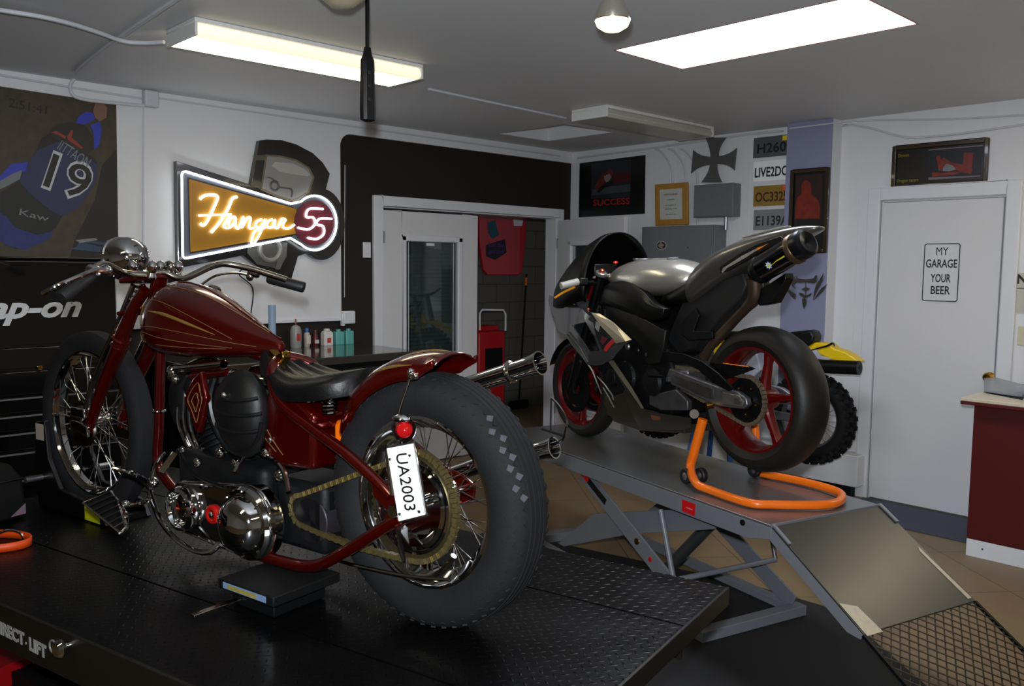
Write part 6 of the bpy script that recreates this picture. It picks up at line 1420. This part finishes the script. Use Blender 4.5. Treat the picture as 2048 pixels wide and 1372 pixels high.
for s_ in (1, -1): 
    MB().prism([Vector((x, s_*.085, z0+z)) for x, z in ((-.05, .02), (-.05, -.02), (.20, -.03), (.46, .0), (.48, .06), (.2, .03))], (0, -s_*.02, 0)).build('swingarm', alu, db, bevel=.004)
    MB().cyl((1.30, s_*.09, z0+.02), (1.08, s_*.09, z0+.68), .024, seg=14).build('fork_leg', steel, db)
    MB().tube([(1.06, s_*.02, z0+.62), (.85, s_*.10, z0+.52), (.5, s_*.12, z0+.36), (.46, s_*.12, z0+.05), (.6, s_*.1, z0-.08), (.95, s_*.08, z0-.02), (1.04, s_*.02, z0+.52)], .016, 10).build('frame_tube', black, db)
    MB().prism([Vector((x, s_*.15, z0+z)) for x, z in ((.55, .46), (.95, .50), (1.02, .42), (.95, .25), (.8, .24))], (0, -s_*.02, 0)).build('tank_shroud', yellow, db, bevel=.01)
MB().box(.55, .88, -.09, .09, z0-.02, z0+.34).build('engine', cast, db, bevel=.03)
dz = lambda px, py, y: DB.y(px, py, y)
# rear fender and side panel seen past the silver motorcycle
q = lambda x, y: (1560+x/3.117, 560+y/3.117)
P = [dz(*q(x, y), .03) for x, y in ((165, 400), (180, 390), (250, 390), (310, 400), (335, 425), (400, 445), (450, 475), (497, 514), (400, 512), (330, 502), (240, 462), (200, 440), (175, 445))]
far_ = [Vector((p.x, -.07, p.z)) for p in P]; b = MB(); n = len(P); b.prism(P, (0, -.10, 0)); yf = b.build('rear_fender', yellow, db, bevel=.012, bseg=3)
MB().tube([dz(*q(x, y), .036) for x, y in ((185, 440), (240, 425), (290, 412), (330, 395), (340, 415))], [.002, .006, .007, .008, .003], 6).build('black_flash', black, yf)
MB().prism([dz(*q(x, y), .045) for x, y in ((200, 440), (225, 435), (245, 470), (320, 492), (300, 500), (215, 490))], (0, -.03, 0)).build('number_panel', mat('panel_pale', 'a9abb8', .4, var=.2), db, bevel=.003)
a_, b_ = dz(*q(190, 535), .09), dz(*q(495, 548), .09)
MB().lathe([(1e-4, 0), (.045, 0), (.045, (b_-a_).length), (.035, (b_-a_).length+.002), (1e-4, (b_-a_).length-.01)], a_, b_-a_, 24).build('silencer', black, db)
P = [dz(*q(x, y), .06) for x, y in ((20, 330), (100, 320), (165, 313), (195, 318), (212, 350), (205, 390), (160, 420), (60, 400), (-200, 400), (-420, 350), (-400, 320))]
MB().prism(P, (0, -.12, 0)).build('seat', leather, db, bevel=.015, bseg=3)
MB().prism([Vector((x, -.06, z0+z)) for x, z in ((.35, .30), (.40, .45), (.55, .47), (.55, .3), (.45, .2))], (0, .12, 0)).build('airbox', mat('panel_pale', 'a9abb8'), db, bevel=.01)
MB().tube([(1.05, -.28, z0+.76), (1.09, -.12, z0+.70), (1.09, .15, z0+.70), (1.05, .38, z0+.78)], .012, 10).build('handlebar', steel, db)
MB().prism([Vector((x, -.06, z0+z)) for x, z in ((.98, .40), (1.30, .44), (1.62, .34), (1.30, .42), (.98, .37))], (0, .12, 0)).build('front_fender', yellow, db, bevel=.006)
# stand that carries the dirt bike
blue = mat('stand_blue', '2a4f8a', .4, .3)
st = thing('bike_stand', 'blue steel stand holding the dirt bike off the floor', 'stand', DB.O+Vector((-0.0, .70, 0)), DB.yaw)
top = z0-.04-.06
MB().box(-.16, .16, -.13, .13, top-.03, top).build('stand_top', blue, st, bevel=.004)
for x, y in ((-.14, -.11), (-.14, .11), (.14, -.11), (.14, .11)): MB().bar((x, y, top-.03), (x*1.5, y*1.5, 0), .03, .03).build('leg', blue, st)

# ------------------------------------------------------------------ groups of repeats
GR = {'license_plate': 'license plates in a column on the poster wall', 'bottle': 'bottles and canisters on the workbench', 'tube_light_fixture': 'tube light fixtures on the ceiling',
      'conduit': 'white conduits', 'cable': 'white cables along the wall tops', 'floor_mat': 'floor mats', 'light_switch': 'light switches', 'motorcycle_lift': 'motorcycle lifts'}
for o in COL.objects:
    if o.parent is None and 'label' in o and 'group' not in o:
        g = GR.get(o.name.split('.')[0])
        if g: o['group'] = g
